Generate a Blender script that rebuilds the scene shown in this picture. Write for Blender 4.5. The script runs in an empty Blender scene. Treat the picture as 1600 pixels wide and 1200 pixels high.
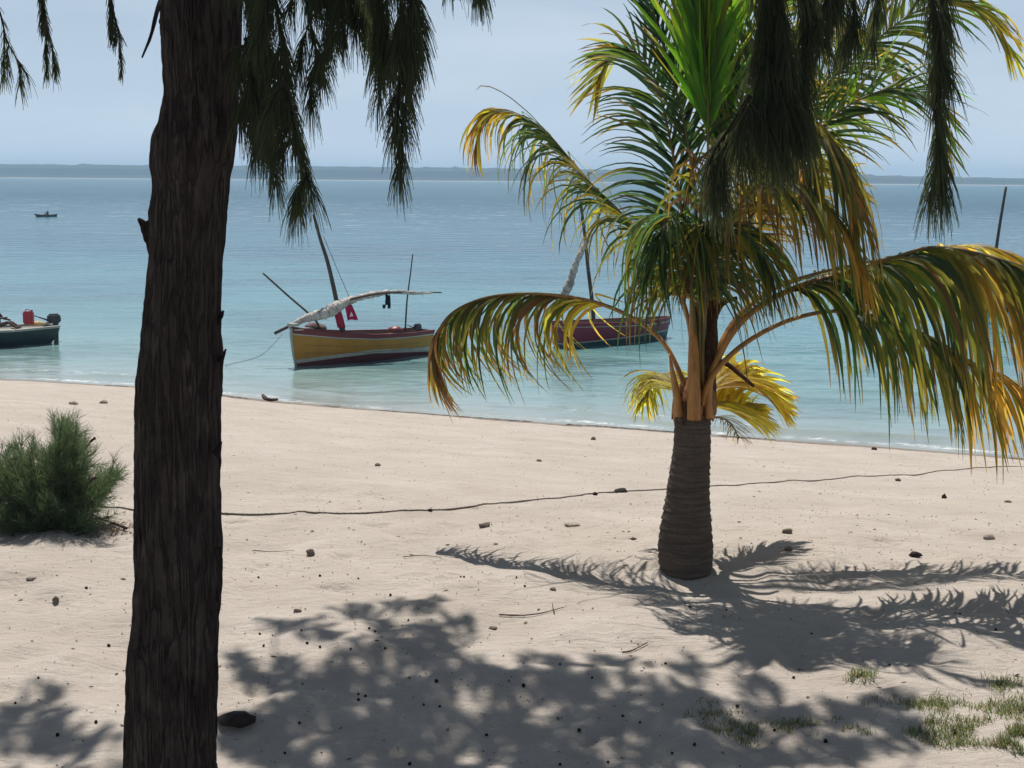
import bpy, bmesh, math, random
import numpy as np
from mathutils import Vector, Matrix, noise as mnoise

R = math.radians
rnd = random.Random(7)
scene = bpy.context.scene
C = scene.collection

# ------------------------------------------------------------------ camera
W, H, F = 1600, 1200, 2200.0
CAMZ, PITCH, ROLL = 3.0, R(8.33), R(0.43)
cam_pos = Vector((0, 0, CAMZ))
fwd = Vector((0, math.cos(PITCH), -math.sin(PITCH)))
up0 = Vector((0, math.sin(PITCH), math.cos(PITCH)))
rt0 = Vector((1, 0, 0))
rt = rt0 * math.cos(ROLL) + up0 * math.sin(ROLL)
up = up0 * math.cos(ROLL) - rt0 * math.sin(ROLL)
cd = bpy.data.cameras.new('camera')
cd.sensor_width = 36; cd.lens = 36 * F / W
cd.clip_start = 0.1; cd.clip_end = 12000
cam = bpy.data.objects.new('camera', cd); C.objects.link(cam)
m = Matrix((rt, up, -fwd)).transposed().to_4x4(); m.translation = cam_pos
cam.matrix_world = m
scene.camera = cam

# ------------------------------------------------------------------ light
SUN_EL, SUN_AZ = 64.0, -9.0          # azimuth measured from +Y towards +X
e, a = R(SUN_EL), R(SUN_AZ)
SUN = Vector((math.cos(e) * math.sin(a), math.cos(e) * math.cos(a), math.sin(e)))
sd = bpy.data.lights.new('sun', 'SUN'); sd.energy = 5.0; sd.angle = R(0.53); sd.color = (1.0, 0.95, 0.89)
so = bpy.data.objects.new('sun', sd); C.objects.link(so)
so.rotation_euler = (-SUN).to_track_quat('-Z', 'Y').to_euler()

world = bpy.data.worlds.new('World'); scene.world = world; world.use_nodes = True
wt = world.node_tree; wt.nodes.clear()
def wn(t, **k):
    n = wt.nodes.new(t)
    for a_, b_ in k.items(): setattr(n, a_, b_)
    return n
sky = wn('ShaderNodeTexSky', sky_type='NISHITA', sun_disc=False, sun_elevation=e, sun_rotation=a,
         altitude=0, air_density=1.0, dust_density=0.6, ozone_density=3.0)
geo = wn('ShaderNodeTexCoord')
mp = wn('ShaderNodeMapping'); mp.inputs['Scale'].default_value = (2.2, 2.2, 9.0)
nz = wn('ShaderNodeTexNoise'); nz.inputs['Scale'].default_value = 1.6; nz.inputs['Detail'].default_value = 6
rp = wn('ShaderNodeValToRGB'); rp.color_ramp.elements[0].position = .45; rp.color_ramp.elements[1].position = .72
rp.color_ramp.elements[1].color = (.45, .45, .45, 1)
mx = wn('ShaderNodeMix', data_type='RGBA')
hs = wn('ShaderNodeHueSaturation'); hs.inputs['Saturation'].default_value = 1.0
tint = wn('ShaderNodeMix', data_type='RGBA', blend_type='MULTIPLY'); tint.inputs['Factor'].default_value = 1
tint.inputs['B'].default_value = (0.66, 0.66, 0.68, 1)
bg = wn('ShaderNodeBackground'); bg.inputs['Strength'].default_value = 0.05
wo = wn('ShaderNodeOutputWorld')
L = wt.links.new
L(geo.outputs['Generated'], mp.inputs['Vector']); L(mp.outputs[0], nz.inputs['Vector']); L(nz.outputs['Fac'], rp.inputs['Fac'])
sp_ = wn('ShaderNodeSeparateXYZ'); L(geo.outputs['Generated'], sp_.inputs[0])
er = wn('ShaderNodeValToRGB'); er.color_ramp.elements[0].position = 0.0; er.color_ramp.elements[0].color = (.85, .85, .85, 1)
er.color_ramp.elements[1].position = .42; er.color_ramp.elements[1].color = (.04, .04, .04, 1)
veil = wn('ShaderNodeMix', data_type='RGBA'); veil.inputs['B'].default_value = (11.7, 14.4, 17.8, 1)
L(sp_.outputs['Z'], er.inputs['Fac']); L(er.outputs['Color'], veil.inputs['Factor'])
L(sky.outputs[0], tint.inputs['A']); L(tint.outputs['Result'], veil.inputs['A']); L(veil.outputs['Result'], mx.inputs['A'])
mx.inputs['B'].default_value = (13.5, 15.6, 17.4, 1)
L(rp.outputs['Color'], mx.inputs['Factor']); L(mx.outputs['Result'], bg.inputs['Color']); L(bg.outputs[0], wo.inputs['Surface'])

vs = scene.view_settings
vs.view_transform = 'Standard'; vs.look = 'None'; vs.gamma = 1; vs.exposure = 0.12; vs.use_curve_mapping = False
scene.cycles.use_denoising = True
scene.cycles.max_bounces = 10; scene.cycles.transmission_bounces = 6; scene.cycles.volume_bounces = 0
scene.cycles.caustics_reflective = False; scene.cycles.caustics_refractive = False

# ------------------------------------------------------------------ helpers
def ray(px, py):
    return fwd + rt * ((px - W / 2) / F) - up * ((py - H / 2) / F)
def P(px, py, d):
    return cam_pos + ray(px, py) * d
WZ = -2.8
def on_z(px, py, z):
    r = ray(px, py); return cam_pos + r * ((z - CAMZ) / r.z)

def _hash(ix, iy, seed):
    h = (ix.astype(np.int64) * 374761393 + iy.astype(np.int64) * 668265263 + seed * 1442695041) & 0xffffffff
    h = ((h ^ (h >> 13)) * 1274126177) & 0xffffffff
    return ((h ^ (h >> 16)) & 0xffff) / 65535.0
def vnoise(x, y, seed=0):
    x = np.asarray(x, float); y = np.asarray(y, float)
    ix = np.floor(x); iy = np.floor(y); fx = x - ix; fy = y - iy
    fx = fx * fx * (3 - 2 * fx); fy = fy * fy * (3 - 2 * fy)
    a_ = _hash(ix, iy, seed); b_ = _hash(ix + 1, iy, seed); c_ = _hash(ix, iy + 1, seed); d_ = _hash(ix + 1, iy + 1, seed)
    return (a_ * (1 - fx) + b_ * fx) * (1 - fy) + (c_ * (1 - fx) + d_ * fx) * fy - .5
def fbm(x, y, seed=0, oct=4):
    s = 0; amp = 1
    for o in range(oct):
        s = s + amp * vnoise(x, y, seed + o * 17); x = x * 2.03 + 5.2; y = y * 2.03 + 1.7; amp *= .5
    return s

# shoreline in plan, read off the beach
SH = [(-40, 588), (0, 592), (100, 597), (210, 604), (345, 616), (450, 628), (650, 645), (780, 655), (1050, 674), (1200, 686), (1400, 700), (1600, 716)]
shp = [on_z(x, y, WZ) for x, y in SH]
sx = np.array([p.x for p in shp]); sy = np.array([p.y for p in shp])
def shore_y(x):
    x = np.asarray(x, float)
    y = np.interp(x, sx, sy)
    y = np.where(x < sx[0], sy[0] + (sx[0] - x) * .25, y)
    y = np.where(x > sx[-1], sy[-1] - (x - sx[-1]) * .3, y)
    return y
CS = .91
def shore_d(x, y):           # + inland, - out to sea
    return (shore_y(x) - np.asarray(y, float)) * CS + .18 * vnoise(np.asarray(x, float) * .9, np.asarray(x, float) * 0, 5)
def height(x, y):
    x = np.asarray(x, float); y = np.asarray(y, float)
    d = shore_d(x, y)
    land = WZ + .148 * d
    top = .02 * np.sin(x * .5) + .0
    k = .35
    hh = np.clip(.5 + .5 * (top - land) / k, 0, 1)
    z = top * (1 - hh) + land * hh - k * hh * (1 - hh)
    z = np.maximum(z, -6.5)
    w = np.clip((d - .3) / 3, 0, 1)
    near = np.clip((16 - y) / 6, 0, 1)
    z = z + w * (.09 * fbm(x * .45, y * .45, 3, 3) + (.020 + .045 * near) * fbm(x * 2.1, y * 2.1, 9, 3))
    z = z + .055 * np.exp(-((x - 1.33) ** 2 + (y - 10.6) ** 2) / .14)
    # footprints and scuffs: cupped dents
    c = vnoise(x * 3.3, y * 3.3, 31)
    z = z - w * (.008 + .032 * near) * np.clip(c * 2 - .25, 0, 1)
    return z
def foot(x, y):
    x = np.asarray(x, float); y = np.asarray(y, float); out = np.zeros_like(x)
    for (fx, fy, fa_, dp_) in FOOT:
        if x.ndim:
            mk = (np.abs(x - fx) < .4) & (np.abs(y - fy) < .4)
            if not mk.any(): continue
            dx = x[mk] - fx; dy = y[mk] - fy
        else:
            dx = x - fx; dy = y - fy
            if abs(dx) > .4 or abs(dy) > .4: continue
            mk = ...
        u_ = (dx * math.cos(fa_) + dy * math.sin(fa_)) / .145; v_ = (-dx * math.sin(fa_) + dy * math.cos(fa_)) / .065
        q_ = u_ * u_ + v_ * v_
        out[mk] += dp_ * (-np.exp(-q_ ** 1.5) + .45 * np.exp(-((np.sqrt(q_) - 1.5) / .35) ** 2))
    return out
FOOT = []
fr2 = random.Random(21)
for (x0, y0, an_, n_) in [(-5.5, 9.0, .25, 14), (-3, 12.5, -.12, 16), (.5, 7.2, .5, 9), (3.2, 8.4, 1.2, 8), (-1.2, 10.8, .05, 12), (-6, 16, -.2, 18), (2.5, 13.5, -.3, 12), (-4.2, 7.6, .9, 8), (1.0, 16.5, -.25, 12), (4, 10, .6, 8)]:
    for k in range(n_):
        s_ = -1 if k % 2 else 1; px_, py_ = x0 + math.cos(an_) * .62 * k - math.sin(an_) * .12 * s_, y0 + math.sin(an_) * .62 * k + math.cos(an_) * .12 * s_
        FOOT.append((px_ + fr2.uniform(-.06, .06), py_ + fr2.uniform(-.06, .06), an_ + fr2.uniform(-.25, .25), fr2.uniform(.012, .030)))
for _ in range(90): FOOT.append((fr2.uniform(-6, 6), fr2.uniform(6.3, 14), fr2.uniform(0, 3.1), fr2.uniform(.008, .026)))
def hz(x, y): return float(height(x, y) + foot(x, y))
def ground(px, py):
    r = ray(px, py); t = 3.0; prev = t
    for _ in range(300):
        p = cam_pos + r * t
        if p.z < hz(p.x, p.y): break
        prev = t; t += .3
    lo, hi = prev, t
    for _ in range(16):
        mid = (lo + hi) / 2; p = cam_pos + r * mid
        if p.z < hz(p.x, p.y): hi = mid
        else: lo = mid
    p = cam_pos + r * hi; p.z = hz(p.x, p.y); return p

# -- materials
def srgb(r, g, b):
    f = lambda c: (c / 255 / 12.92) if c / 255 <= .04045 else ((c / 255 + .055) / 1.055) ** 2.4
    return (f(r), f(g), f(b), 1)
class M:
    def __init__(s, name):
        s.m = bpy.data.materials.new(name); s.m.use_nodes = True
        s.t = s.m.node_tree; s.t.nodes.clear()
        s.out = s.n('ShaderNodeOutputMaterial')
    def n(s, t, ins=None, **k):
        n = s.t.nodes.new(t)
        for a_, b_ in k.items(): setattr(n, a_, b_)
        for a_, b_ in (ins or {}).items():
            if isinstance(b_, bpy.types.NodeSocket): s.t.links.new(b_, n.inputs[a_])
            else: n.inputs[a_].default_value = b_
        return n
    def noise(s, scale, detail=4, vec=None, rough=.55, **k):
        i = {'Scale': scale, 'Detail': detail, 'Roughness': rough}
        if vec is not None: i['Vector'] = vec
        return s.n('ShaderNodeTexNoise', i, **k).outputs['Fac']
    def coord(s, scale=(1, 1, 1), which='Object'):
        c = s.n('ShaderNodeTexCoord').outputs[which]
        return s.n('ShaderNodeMapping', {'Vector': c, 'Scale': scale}).outputs[0]
    def ramp(s, fac, *stops):
        r = s.n('ShaderNodeValToRGB', {'Fac': fac}); cr = r.color_ramp
        while len(cr.elements) < len(stops): cr.elements.new(.5)
        for e_, (p, c) in zip(cr.elements, stops):
            e_.position = p; e_.color = c if hasattr(c, '__len__') else (c, c, c, 1)
        return r.outputs['Color']
    def mix(s, f, a_, b_, blend='MIX'):
        return s.n('ShaderNodeMix', {'Factor': f, 'A': a_, 'B': b_}, data_type='RGBA', blend_type=blend).outputs['Result']
    def math(s, op, a_, b_=0.0, c_=0.0):
        return s.n('ShaderNodeMath', {0: a_, 1: b_, 2: c_}, operation=op).outputs[0]
    def bump(s, h_, strength=.5, dist=.02, normal=None):
        i = {'Height': h_, 'Strength': strength, 'Distance': dist}
        if normal is not None: i['Normal'] = normal
        return s.n('ShaderNodeBump', i).outputs[0]
    def pbr(s, col, rough=.8, spec=.3, normal=None, **k):
        i = {'Base Color': col, 'Roughness': rough, 'Specular IOR Level': spec}
        if normal is not None: i['Normal'] = normal
        i.update(k)
        return s.n('ShaderNodeBsdfPrincipled', i)
    def done(s, sh):
        s.t.links.new(sh.outputs[0] if hasattr(sh, 'outputs') else sh, s.out.inputs['Surface']); return s.m

def simple(name, col, rough=.7, var=.35, scale=8, bump=.3, bdist=.01, spec=.3, stretch=(1, 1, 1), grime=None):
    q = M(name); v = q.coord(stretch)
    n1 = q.noise(scale, 6, v)
    dark = tuple(c * (1 - var) for c in col[:3]) + (1,); light = tuple(min(1, c * (1 + var)) for c in col[:3]) + (1,)
    c = q.ramp(n1, (.3, dark), (.7, light))
    if grime:
        g = q.noise(scale * .4, 8, v, .7)
        c = q.mix(q.ramp(g, (.5, 0.0), (.68, .8)), c, grime)
    return q.done(q.pbr(c, rough, spec, q.bump(q.noise(scale * 4, 5, v), bump, bdist)))

def link(o): C.objects.link(o); return o
def mesh_obj(name, verts, faces, mat, parent=None, smooth=True, mats=None, fm=None, attrs=None):
    me = bpy.data.meshes.new(name)
    me.from_pydata([tuple(v) for v in verts], [], faces)
    for mm in (mats or [mat]): me.materials.append(mm)
    if fm is not None: me.polygons.foreach_set('material_index', fm)
    if smooth: me.polygons.foreach_set('use_smooth', [True] * len(me.polygons))
    for nm, (typ, data) in (attrs or {}).items():
        at = me.attributes.new(nm, typ, 'POINT')
        if typ == 'FLOAT': at.data.foreach_set('value', np.asarray(data, np.float32).ravel())
        else: at.data.foreach_set('color', np.asarray(data, np.float32).ravel())
    me.update()
    o = bpy.data.objects.new(name, me); link(o)
    if parent: o.parent = parent
    return o
def np_obj(name, V, Fq, mat, parent=None, smooth=True, attrs=None):
    """fast mesh from arrays; Fq an (n,4) or (n,3) array"""
    me = bpy.data.meshes.new(name); V = np.asarray(V, np.float32); Fq = np.asarray(Fq, np.int32)
    n, k = Fq.shape
    me.vertices.add(len(V)); me.vertices.foreach_set('co', V.ravel())
    me.loops.add(n * k); me.loops.foreach_set('vertex_index', Fq.ravel())
    me.polygons.add(n); me.polygons.foreach_set('loop_start', np.arange(0, n * k, k, dtype=np.int32))
    me.polygons.foreach_set('loop_total', np.full(n, k, np.int32))
    me.polygons.foreach_set('use_smooth', np.full(n, smooth))
    me.materials.append(mat); me.update(calc_edges=True)
    for nm, (typ, data) in (attrs or {}).items():
        at = me.attributes.new(nm, typ, 'POINT')
        at.data.foreach_set('value' if typ == 'FLOAT' else 'color', np.asarray(data, np.float32).ravel())
    o = bpy.data.objects.new(name, me); link(o)
    if parent: o.parent = parent
    return o
def empty(name, loc, label, cat, group=None, rz=0):
    o = bpy.data.objects.new(name, None); link(o); o.location = loc; o.rotation_euler = (0, 0, rz)
    o.empty_display_size = .2
    return tag(o, label, cat, group)
def tag(o, label=None, cat=None, group=None, kind=None):
    if label: o['label'] = label
    if cat: o['category'] = cat
    if group: o['group'] = group
    if kind: o['kind'] = kind
    return o

def catmull(pts, n):
    pts = [Vector(p) for p in pts]
    ext = [pts[0] * 2 - pts[1]] + pts + [pts[-1] * 2 - pts[-2]]
    out = []
    segs = len(pts) - 1
    for i in range(n):
        u = i / (n - 1) * segs; k = min(int(u), segs - 1); t = u - k
        a_, b_, c_, d_ = ext[k], ext[k + 1], ext[k + 2], ext[k + 3]
        out.append(.5 * ((2 * b_) + (c_ - a_) * t + (2 * a_ - 5 * b_ + 4 * c_ - d_) * t * t + (3 * b_ - a_ - 3 * c_ + d_) * t ** 3))
    return out
def resample(pts, n):
    L_ = [0]
    for a_, b_ in zip(pts, pts[1:]): L_.append(L_[-1] + (b_ - a_).length)
    T = L_[-1]; out = []; k = 0
    for i in range(n):
        s = T * i / (n - 1)
        while k < len(pts) - 2 and L_[k + 1] < s: k += 1
        f = (s - L_[k]) / max(1e-9, L_[k + 1] - L_[k]); out.append(pts[k].lerp(pts[k + 1], min(1, max(0, f))))
    return out, T
class MB:
    def __init__(s): s.v = []; s.f = []; s.fm = []
    def add(s, v, f, mi=0):
        b = len(s.v); s.v += [Vector(x) for x in v]; s.f += [tuple(b + i for i in q) for q in f]; s.fm += [mi] * len(f)
    def tube(s, pts, rad, sides=8, mi=0, flat=1.0, cap=True, jit=0):
        n = len(pts); rings = []
        if not hasattr(rad, '__len__'): rad = [rad] * n
        ref = Vector((0, 0, 1))
        t0 = (pts[1] - pts[0]).normalized()
        if abs(t0.z) > .9: ref = Vector((1, 0, 0))
        u = t0.cross(ref).normalized()
        v = []
        for i in range(n):
            t = (pts[min(i + 1, n - 1)] - pts[max(i - 1, 0)]).normalized()
            u = (u - t * u.dot(t)).normalized(); w = t.cross(u)
            for j in range(sides):
                an = 2 * math.pi * j / sides
                r_ = rad[i] * (1 + (rnd.uniform(-jit, jit) if jit else 0))
                v.append(pts[i] + u * math.cos(an) * r_ + w * math.sin(an) * r_ * flat)
        f = [(i * sides + j, i * sides + (j + 1) % sides, (i + 1) * sides + (j + 1) % sides, (i + 1) * sides + j) for i in range(n - 1) for j in range(sides)]
        if cap: f += [tuple(range(sides))[::-1], tuple((n - 1) * sides + j for j in range(sides))]
        s.add(v, f, mi)
    def box(s, c, sz, mi=0, rot=None, taper=1.0):
        c = Vector(c); x, y, z = (q / 2 for q in sz)
        v = [Vector((i * x * (taper if k > 0 else 1), j * y * (taper if k > 0 else 1), k * z)) for k in (-1, 1) for j in (-1, 1) for i in (-1, 1)]
        if rot is not None: v = [rot @ q for q in v]
        s.add([c + q for q in v], [(0, 2, 3, 1), (4, 5, 7, 6), (0, 1, 5, 4), (2, 6, 7, 3), (1, 3, 7, 5), (0, 4, 6, 2)], mi)
    def build(s, name, mat, parent=None, smooth=True, mats=None, bevel=0):
        o = mesh_obj(name, s.v, s.f, mat, parent, smooth, mats, s.fm if mats else None)
        if bevel:
            b = o.modifiers.new('bevel', 'BEVEL'); b.width = bevel; b.segments = 2; b.limit_method = 'ANGLE'
        return o

# ------------------------------------------------------------------ ground
def spaced(segs):
    out = []
    for a_, b_, st in segs:
        n = max(1, int(round((b_ - a_) / st))); out += list(np.linspace(a_, b_, n, endpoint=False))
    out.append(segs[-1][1]); return np.array(out)
def grid(xs, ys):
    X, Y = np.meshgrid(xs, ys); nx, ny = len(xs), len(ys)
    i = np.arange(ny - 1)[:, None] * nx + np.arange(nx - 1)[None, :]
    q = np.stack([i, i + 1, i + nx + 1, i + nx], -1).reshape(-1, 4)
    return X.ravel(), Y.ravel(), q

q = M('sand')
v = q.coord()
sh = q.n('ShaderNodeAttribute', attribute_name='shore').outputs['Fac']
big = q.noise(.9, 5, v); mid = q.noise(9, 6, v, .65); fine = q.noise(130, 4, v, .7)
c = q.ramp(big, (.3, (.455, .406, .358, 1)), (.7, (.58, .528, .475, 1)))
c = q.mix(q.ramp(mid, (.35, .0), (.75, .5)), c, (.44, .38, .31, 1))
c = q.mix(q.ramp(fine, (.42, .35), (.62, 0.0)), c, (.26, .21, .16, 1))
# dark organic specks and litter dust
sp = q.n('ShaderNodeTexVoronoi', {'Vector': v, 'Scale': 15.0, 'Randomness': 1.0}).outputs['Distance']
spm = q.math('MULTIPLY', q.ramp(sp, (.05, 1.0), (.10, 0.0)), q.ramp(q.noise(3.0, 3, v), (.52, 0.0), (.62, .8)))
c = q.mix(spm, c, (.10, .075, .05, 1))
wet = q.math('ADD', sh, q.math('MULTIPLY', q.math('SUBTRACT', q.noise(2.2, 6, v, .7), .5), .9))
c = q.mix(q.ramp(wet, (.75, .9), (1.5, 0.0)), c, (.19, .16, .13, 1))
wr = q.math('ABSOLUTE', q.math('SUBTRACT', wet, .85))
wrm = q.math('MULTIPLY', q.ramp(wr, (.06, 1.0), (.22, 0.0)), q.ramp(q.noise(5, 5, v, .8), (.42, 0.0), (.54, .9)))
c = q.mix(wrm, c, (.07, .055, .04, 1))
c = q.mix(q.ramp(q.noise(2.6, 8, q.coord((.5, 1.7, 1)), .72), (.44, .0), (.66, .30)), c, (.36, .305, .25, 1))
rip = q.noise(7, 6, q.coord((1.0, 2.2, 1)), .66)
b1 = q.bump(rip, .75, .06)
b2 = q.bump(q.noise(45, 5, v, .7), .6, .012, b1)
sand_m = q.done(q.pbr(c, .93, .15, b2))

xs = spaced([(-900, -60, 60), (-60, -18, 2), (-18, -8, .4), (-8, 9, .05), (9, 16, .4), (16, 60, 2), (60, 900, 60)])
ys = spaced([(-300, -20, 20), (-20, 4, 1.5), (4, 15, .05), (15, 44, .12), (44, 80, 1.5), (80, 400, 20), (400, 2700, 200)])
X, Y, Q = grid(xs, ys); Z = height(X, Y) + foot(X, Y)
sand = np_obj('sand_beach', np.stack([X, Y, Z], 1), Q, sand_m, attrs={'shore': ('FLOAT', shore_d(X, Y))})
tag(sand, kind='structure')

# ------------------------------------------------------------------ water
q = M('water')
v = q.coord()
sh = q.n('ShaderNodeAttribute', attribute_name='sea').outputs['Fac']      # metres out from the shoreline
dn = q.math('ADD', sh, q.math('MULTIPLY', q.math('SUBTRACT', q.noise(.12, 4, q.coord((.35, 1, 1))), .5), q.math('MINIMUM', q.math('MULTIPLY', sh, .9), 40.0)))
lg = q.math('DIVIDE', q.math('LOGARITHM', q.math('MAXIMUM', q.math('ADD', dn, 1.0), 1.0), math.e), 7.0)  # ln(1+d)/7
c = q.ramp(lg, (.0, (.36, .37, .33, 1)), (.13, (.30, .36, .34, 1)), (.30, (.190, .330, .315, 1)), (.46, (.080, .250, .262, 1)), (.60, (.024, .122, .165, 1)), (.82, (.010, .078, .125, 1)), (1.0, (.040, .125, .16, 1)))
pat = q.noise(.03, 5, q.coord((.25, 1, 1)), .6)
c = q.mix(q.ramp(pat, (.4, .0), (.65, .30)), c, (.018, .065, .10, 1))
chop = q.noise(.10, 14, q.coord((.55, 1, 1)), .72)  # ripple glint and shade painted into the water colour
c = q.mix(q.ramp(chop, (.38, .55), (.52, 0.0)), c, (.020, .060, .090, 1))
c = q.mix(q.ramp(chop, (.52, .0), (.70, .34)), c, (.10, .25, .32, 1))
# foam lines along the edge
fn = q.noise(6, 6, q.coord((.6, 1.4, 1)), .75); fl = q.noise(.35, 3, v)
edge = q.math('ABSOLUTE', q.math('SUBTRACT', q.math('ADD', sh, q.math('MULTIPLY', q.math('SUBTRACT', fl, .5), 1.0)), .38))
fm_ = q.math('MULTIPLY', q.ramp(edge, (.05, 1.0), (.26, 0.0)), q.math('MULTIPLY', q.ramp(fn, (.46, 0.0), (.58, .85)), q.ramp(q.noise(.5, 3, v), (.40, .25), (.56, 1.0))))
edge2 = q.math('ABSOLUTE', q.math('SUBTRACT', q.math('ADD', sh, q.math('MULTIPLY', q.math('SUBTRACT', fl, .5), 3.0)), 1.7))
fm2 = q.math('MULTIPLY', q.math('MULTIPLY', q.ramp(edge2, (.03, 1.0), (.14, 0.0)), q.ramp(fn, (.50, 0.0), (.6, .7))), q.ramp(q.noise(.25, 2, v), (.5, 0.0), (.6, 1.0)))
foam = q.math('MAXIMUM', fm_, fm2)
# sparkle and small whitecaps far out, painted as white flecks
sparkle_caps = q.math('MULTIPLY', q.ramp(q.noise(.9, 6, q.coord((.22, 1.0, 1)), .7), (.60, 0.0), (.66, .8)), q.ramp(q.math('DIVIDE', sh, 400.0), (.06, 0.0), (.4, 1.0)))
foam = q.math('MAXIMUM', foam, sparkle_caps)  # painted sparkle shares the mask with the shore foam
c = q.mix(foam, c, (.72, .74, .74, 1))
b0 = q.bump(q.noise(.55, 4, q.coord((.45, 1, 1)), .6), .4, q.math('ADD', .06, q.math('MULTIPLY', q.math('MINIMUM', q.math('DIVIDE', sh, 60.0), 1.0), .75)))
b1 = q.bump(q.noise(3.2, 5, q.coord((.5, 1.1, 1)), .65), .45, .025, b0)
b2 = q.bump(q.noise(14, 3, q.coord((.6, 1, 1)), .6), .5, .012, b1)
ro = q.ramp(q.math('DIVIDE', sh, 300.0), (0.0, .07), (1.0, .32))
water_m = q.done(q.pbr(c, q.math('MAXIMUM', ro, q.math('MULTIPLY', foam, .9)), .36, b2, IOR=1.33))

xs = spaced([(-4000, -400, 300), (-400, -60, 20), (-60, -17, .8), (-17, 12, .11), (12, 60, .8), (60, 400, 20), (400, 4000, 300)])
ys = spaced([(20, 28, .3), (28, 50, .11), (50, 90, .6), (90, 300, 8), (300, 3000, 150)])
X, Y, Q = grid(xs, ys)
D = -shore_d(X, Y)
near = np.clip((90 - Y) / 40, 0, 1) * np.clip(D / 1.5, .25, 1)
Z = WZ + near * (.035 * fbm(X * .5, Y * 1.1, 41, 3) + .02 * fbm(X * 1.7, Y * 3.6, 47, 3))
rw = fbm(X * .22, Y * 0, 77, 2)
Z = Z + .07 * np.exp(-((D - 1.5 - rw * 1.6) / .16) ** 2) * np.clip(.55 + 2 * vnoise(X * .35, Y * 0, 88), 0, 1)
Z = np.where(D < -1.5, WZ - .3, Z)
water = np_obj('sea_water', np.stack([X, Y, Z], 1), Q, water_m, attrs={'sea': ('FLOAT', np.maximum(D, 0))})
tag(water, kind='structure')

# ------------------------------------------------------------------ far shore
q = M('far_woodland'); v = q.coord()
far_m = q.done(q.pbr(q.ramp(q.noise(.03, 5, v), (.3, (.022, .032, .024, 1)), (.7, (.045, .058, .040, 1))), .9, .1))
q = M('far_sand'); farsand_m = q.done(q.pbr((.34, .32, .28, 1), .9, .1))
FD = 2000.0
nx = 900
xs_ = np.linspace(-1400, 1400, nx)
px_ = 800 + xs_ / FD * F
topy = np.interp(px_, [-400, 0, 250, 700, 1100, 1400, 1600, 2000], [21, 21.5, 22, 22, 20, 14, 11.5, 8]) * FD / F
V = []; rows = [(0, 0.0), (14, .30), (22, .75), (60, 1.0), (160, 1.05), (400, .3)]
rg = fbm(xs_ / 14, xs_ * 0, 3, 4)
for k, (dy, fz) in enumerate(rows):
    zz = WZ - .5 + (topy + 2.6 * rg * (.6 + .4 * math.sin(k * 9)) + 1.3 * vnoise(xs_ / 5.0, xs_ * 0 + k, 5)) * fz
    if k == 0: zz = np.full(nx, WZ - .6)
    V.append(np.stack([xs_, FD + dy + 10 * fbm(xs_ / 160, xs_ * 0, 9, 3), zz], 1))
V = np.concatenate(V); i = np.arange(len(rows) - 1)[:, None] * nx + np.arange(nx - 1)[None, :]
Q = np.stack([i, i + 1, i + nx + 1, i + nx], -1).reshape(-1, 4)
tag(np_obj('far_shore_hills', V, Q, far_m, smooth=False), kind='structure')
fs_v = []; 
for k, (dy, z_) in enumerate([(-30, WZ - .3), (-12, WZ + 1.1), (6, WZ + 1.3)]):
    fs_v.append(np.stack([xs_, FD + dy + 10 * fbm(xs_ / 160, xs_ * 0, 9, 3), np.full(nx, z_)], 1))
V = np.concatenate(fs_v); i = np.arange(2)[:, None] * nx + np.arange(nx - 1)[None, :]
Q = np.stack([i, i + 1, i + nx + 1, i + nx], -1).reshape(-1, 4)
tag(np_obj('far_beach', V, Q, farsand_m), kind='structure')

# ------------------------------------------------------------------ haze
hm = bpy.data.materials.new('haze'); hm.use_nodes = True; t = hm.node_tree; t.nodes.clear()
pv = t.nodes.new('ShaderNodeVolumePrincipled'); oo = t.nodes.new('ShaderNodeOutputMaterial')
pv.inputs['Color'].default_value = (.50, .76, 1, 1); pv.inputs['Density'].default_value = .00042; pv.inputs['Anisotropy'].default_value = .2
t.links.new(pv.outputs[0], oo.inputs['Volume'])
mb = MB(); mb.box((0, 1200, 9), (9000, 3800, 36)); hz_o = mb.build('haze', hm, smooth=False); tag(hz_o, kind='stuff')

# ------------------------------------------------------------------ leaf materials
def leaf_mat(name, rough=.45, trans=.5, boost=2.2, spec=.4):
    q = M(name)
    a_ = q.n('ShaderNodeAttribute', attribute_name='col').outputs['Color']
    n_ = q.noise(30, 4, q.coord())
    c = q.mix(q.ramp(n_, (.3, .30), (.7, 0.0)), a_, (.02, .02, .01, 1))
    p = q.pbr(c, rough, spec)
    tc = q.n('ShaderNodeMix', {'Factor': 1.0, 'A': a_, 'B': (boost, boost, boost * .7, 1)}, data_type='RGBA', blend_type='MULTIPLY', clamp_result=True).outputs['Result']
    tr = q.n('ShaderNodeBsdfTranslucent', {'Color': tc})
    mx_ = q.n('ShaderNodeMixShader', {0: trans, 1: p.outputs[0], 2: tr.outputs[0]})
    return q.done(mx_)
palm_leaf = leaf_mat('palm_leaf', .55, .58, 3.3, .4)
needle_m = leaf_mat('casuarina_needle', .7, .40, 3.0, .15)
bush_m = leaf_mat('bush_needle', .7, .35, 1.8, .15)

# ------------------------------------------------------------------ coconut palm
base = ground(1072, 889)
D0 = (base - cam_pos).dot(fwd)
palm = empty('coconut_palm', base, 'young coconut palm with green and yellowing fronds and stout ringed trunk on the sand', 'palm tree')
SC = D0 / F          # metres per pixel at the palm

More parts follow.
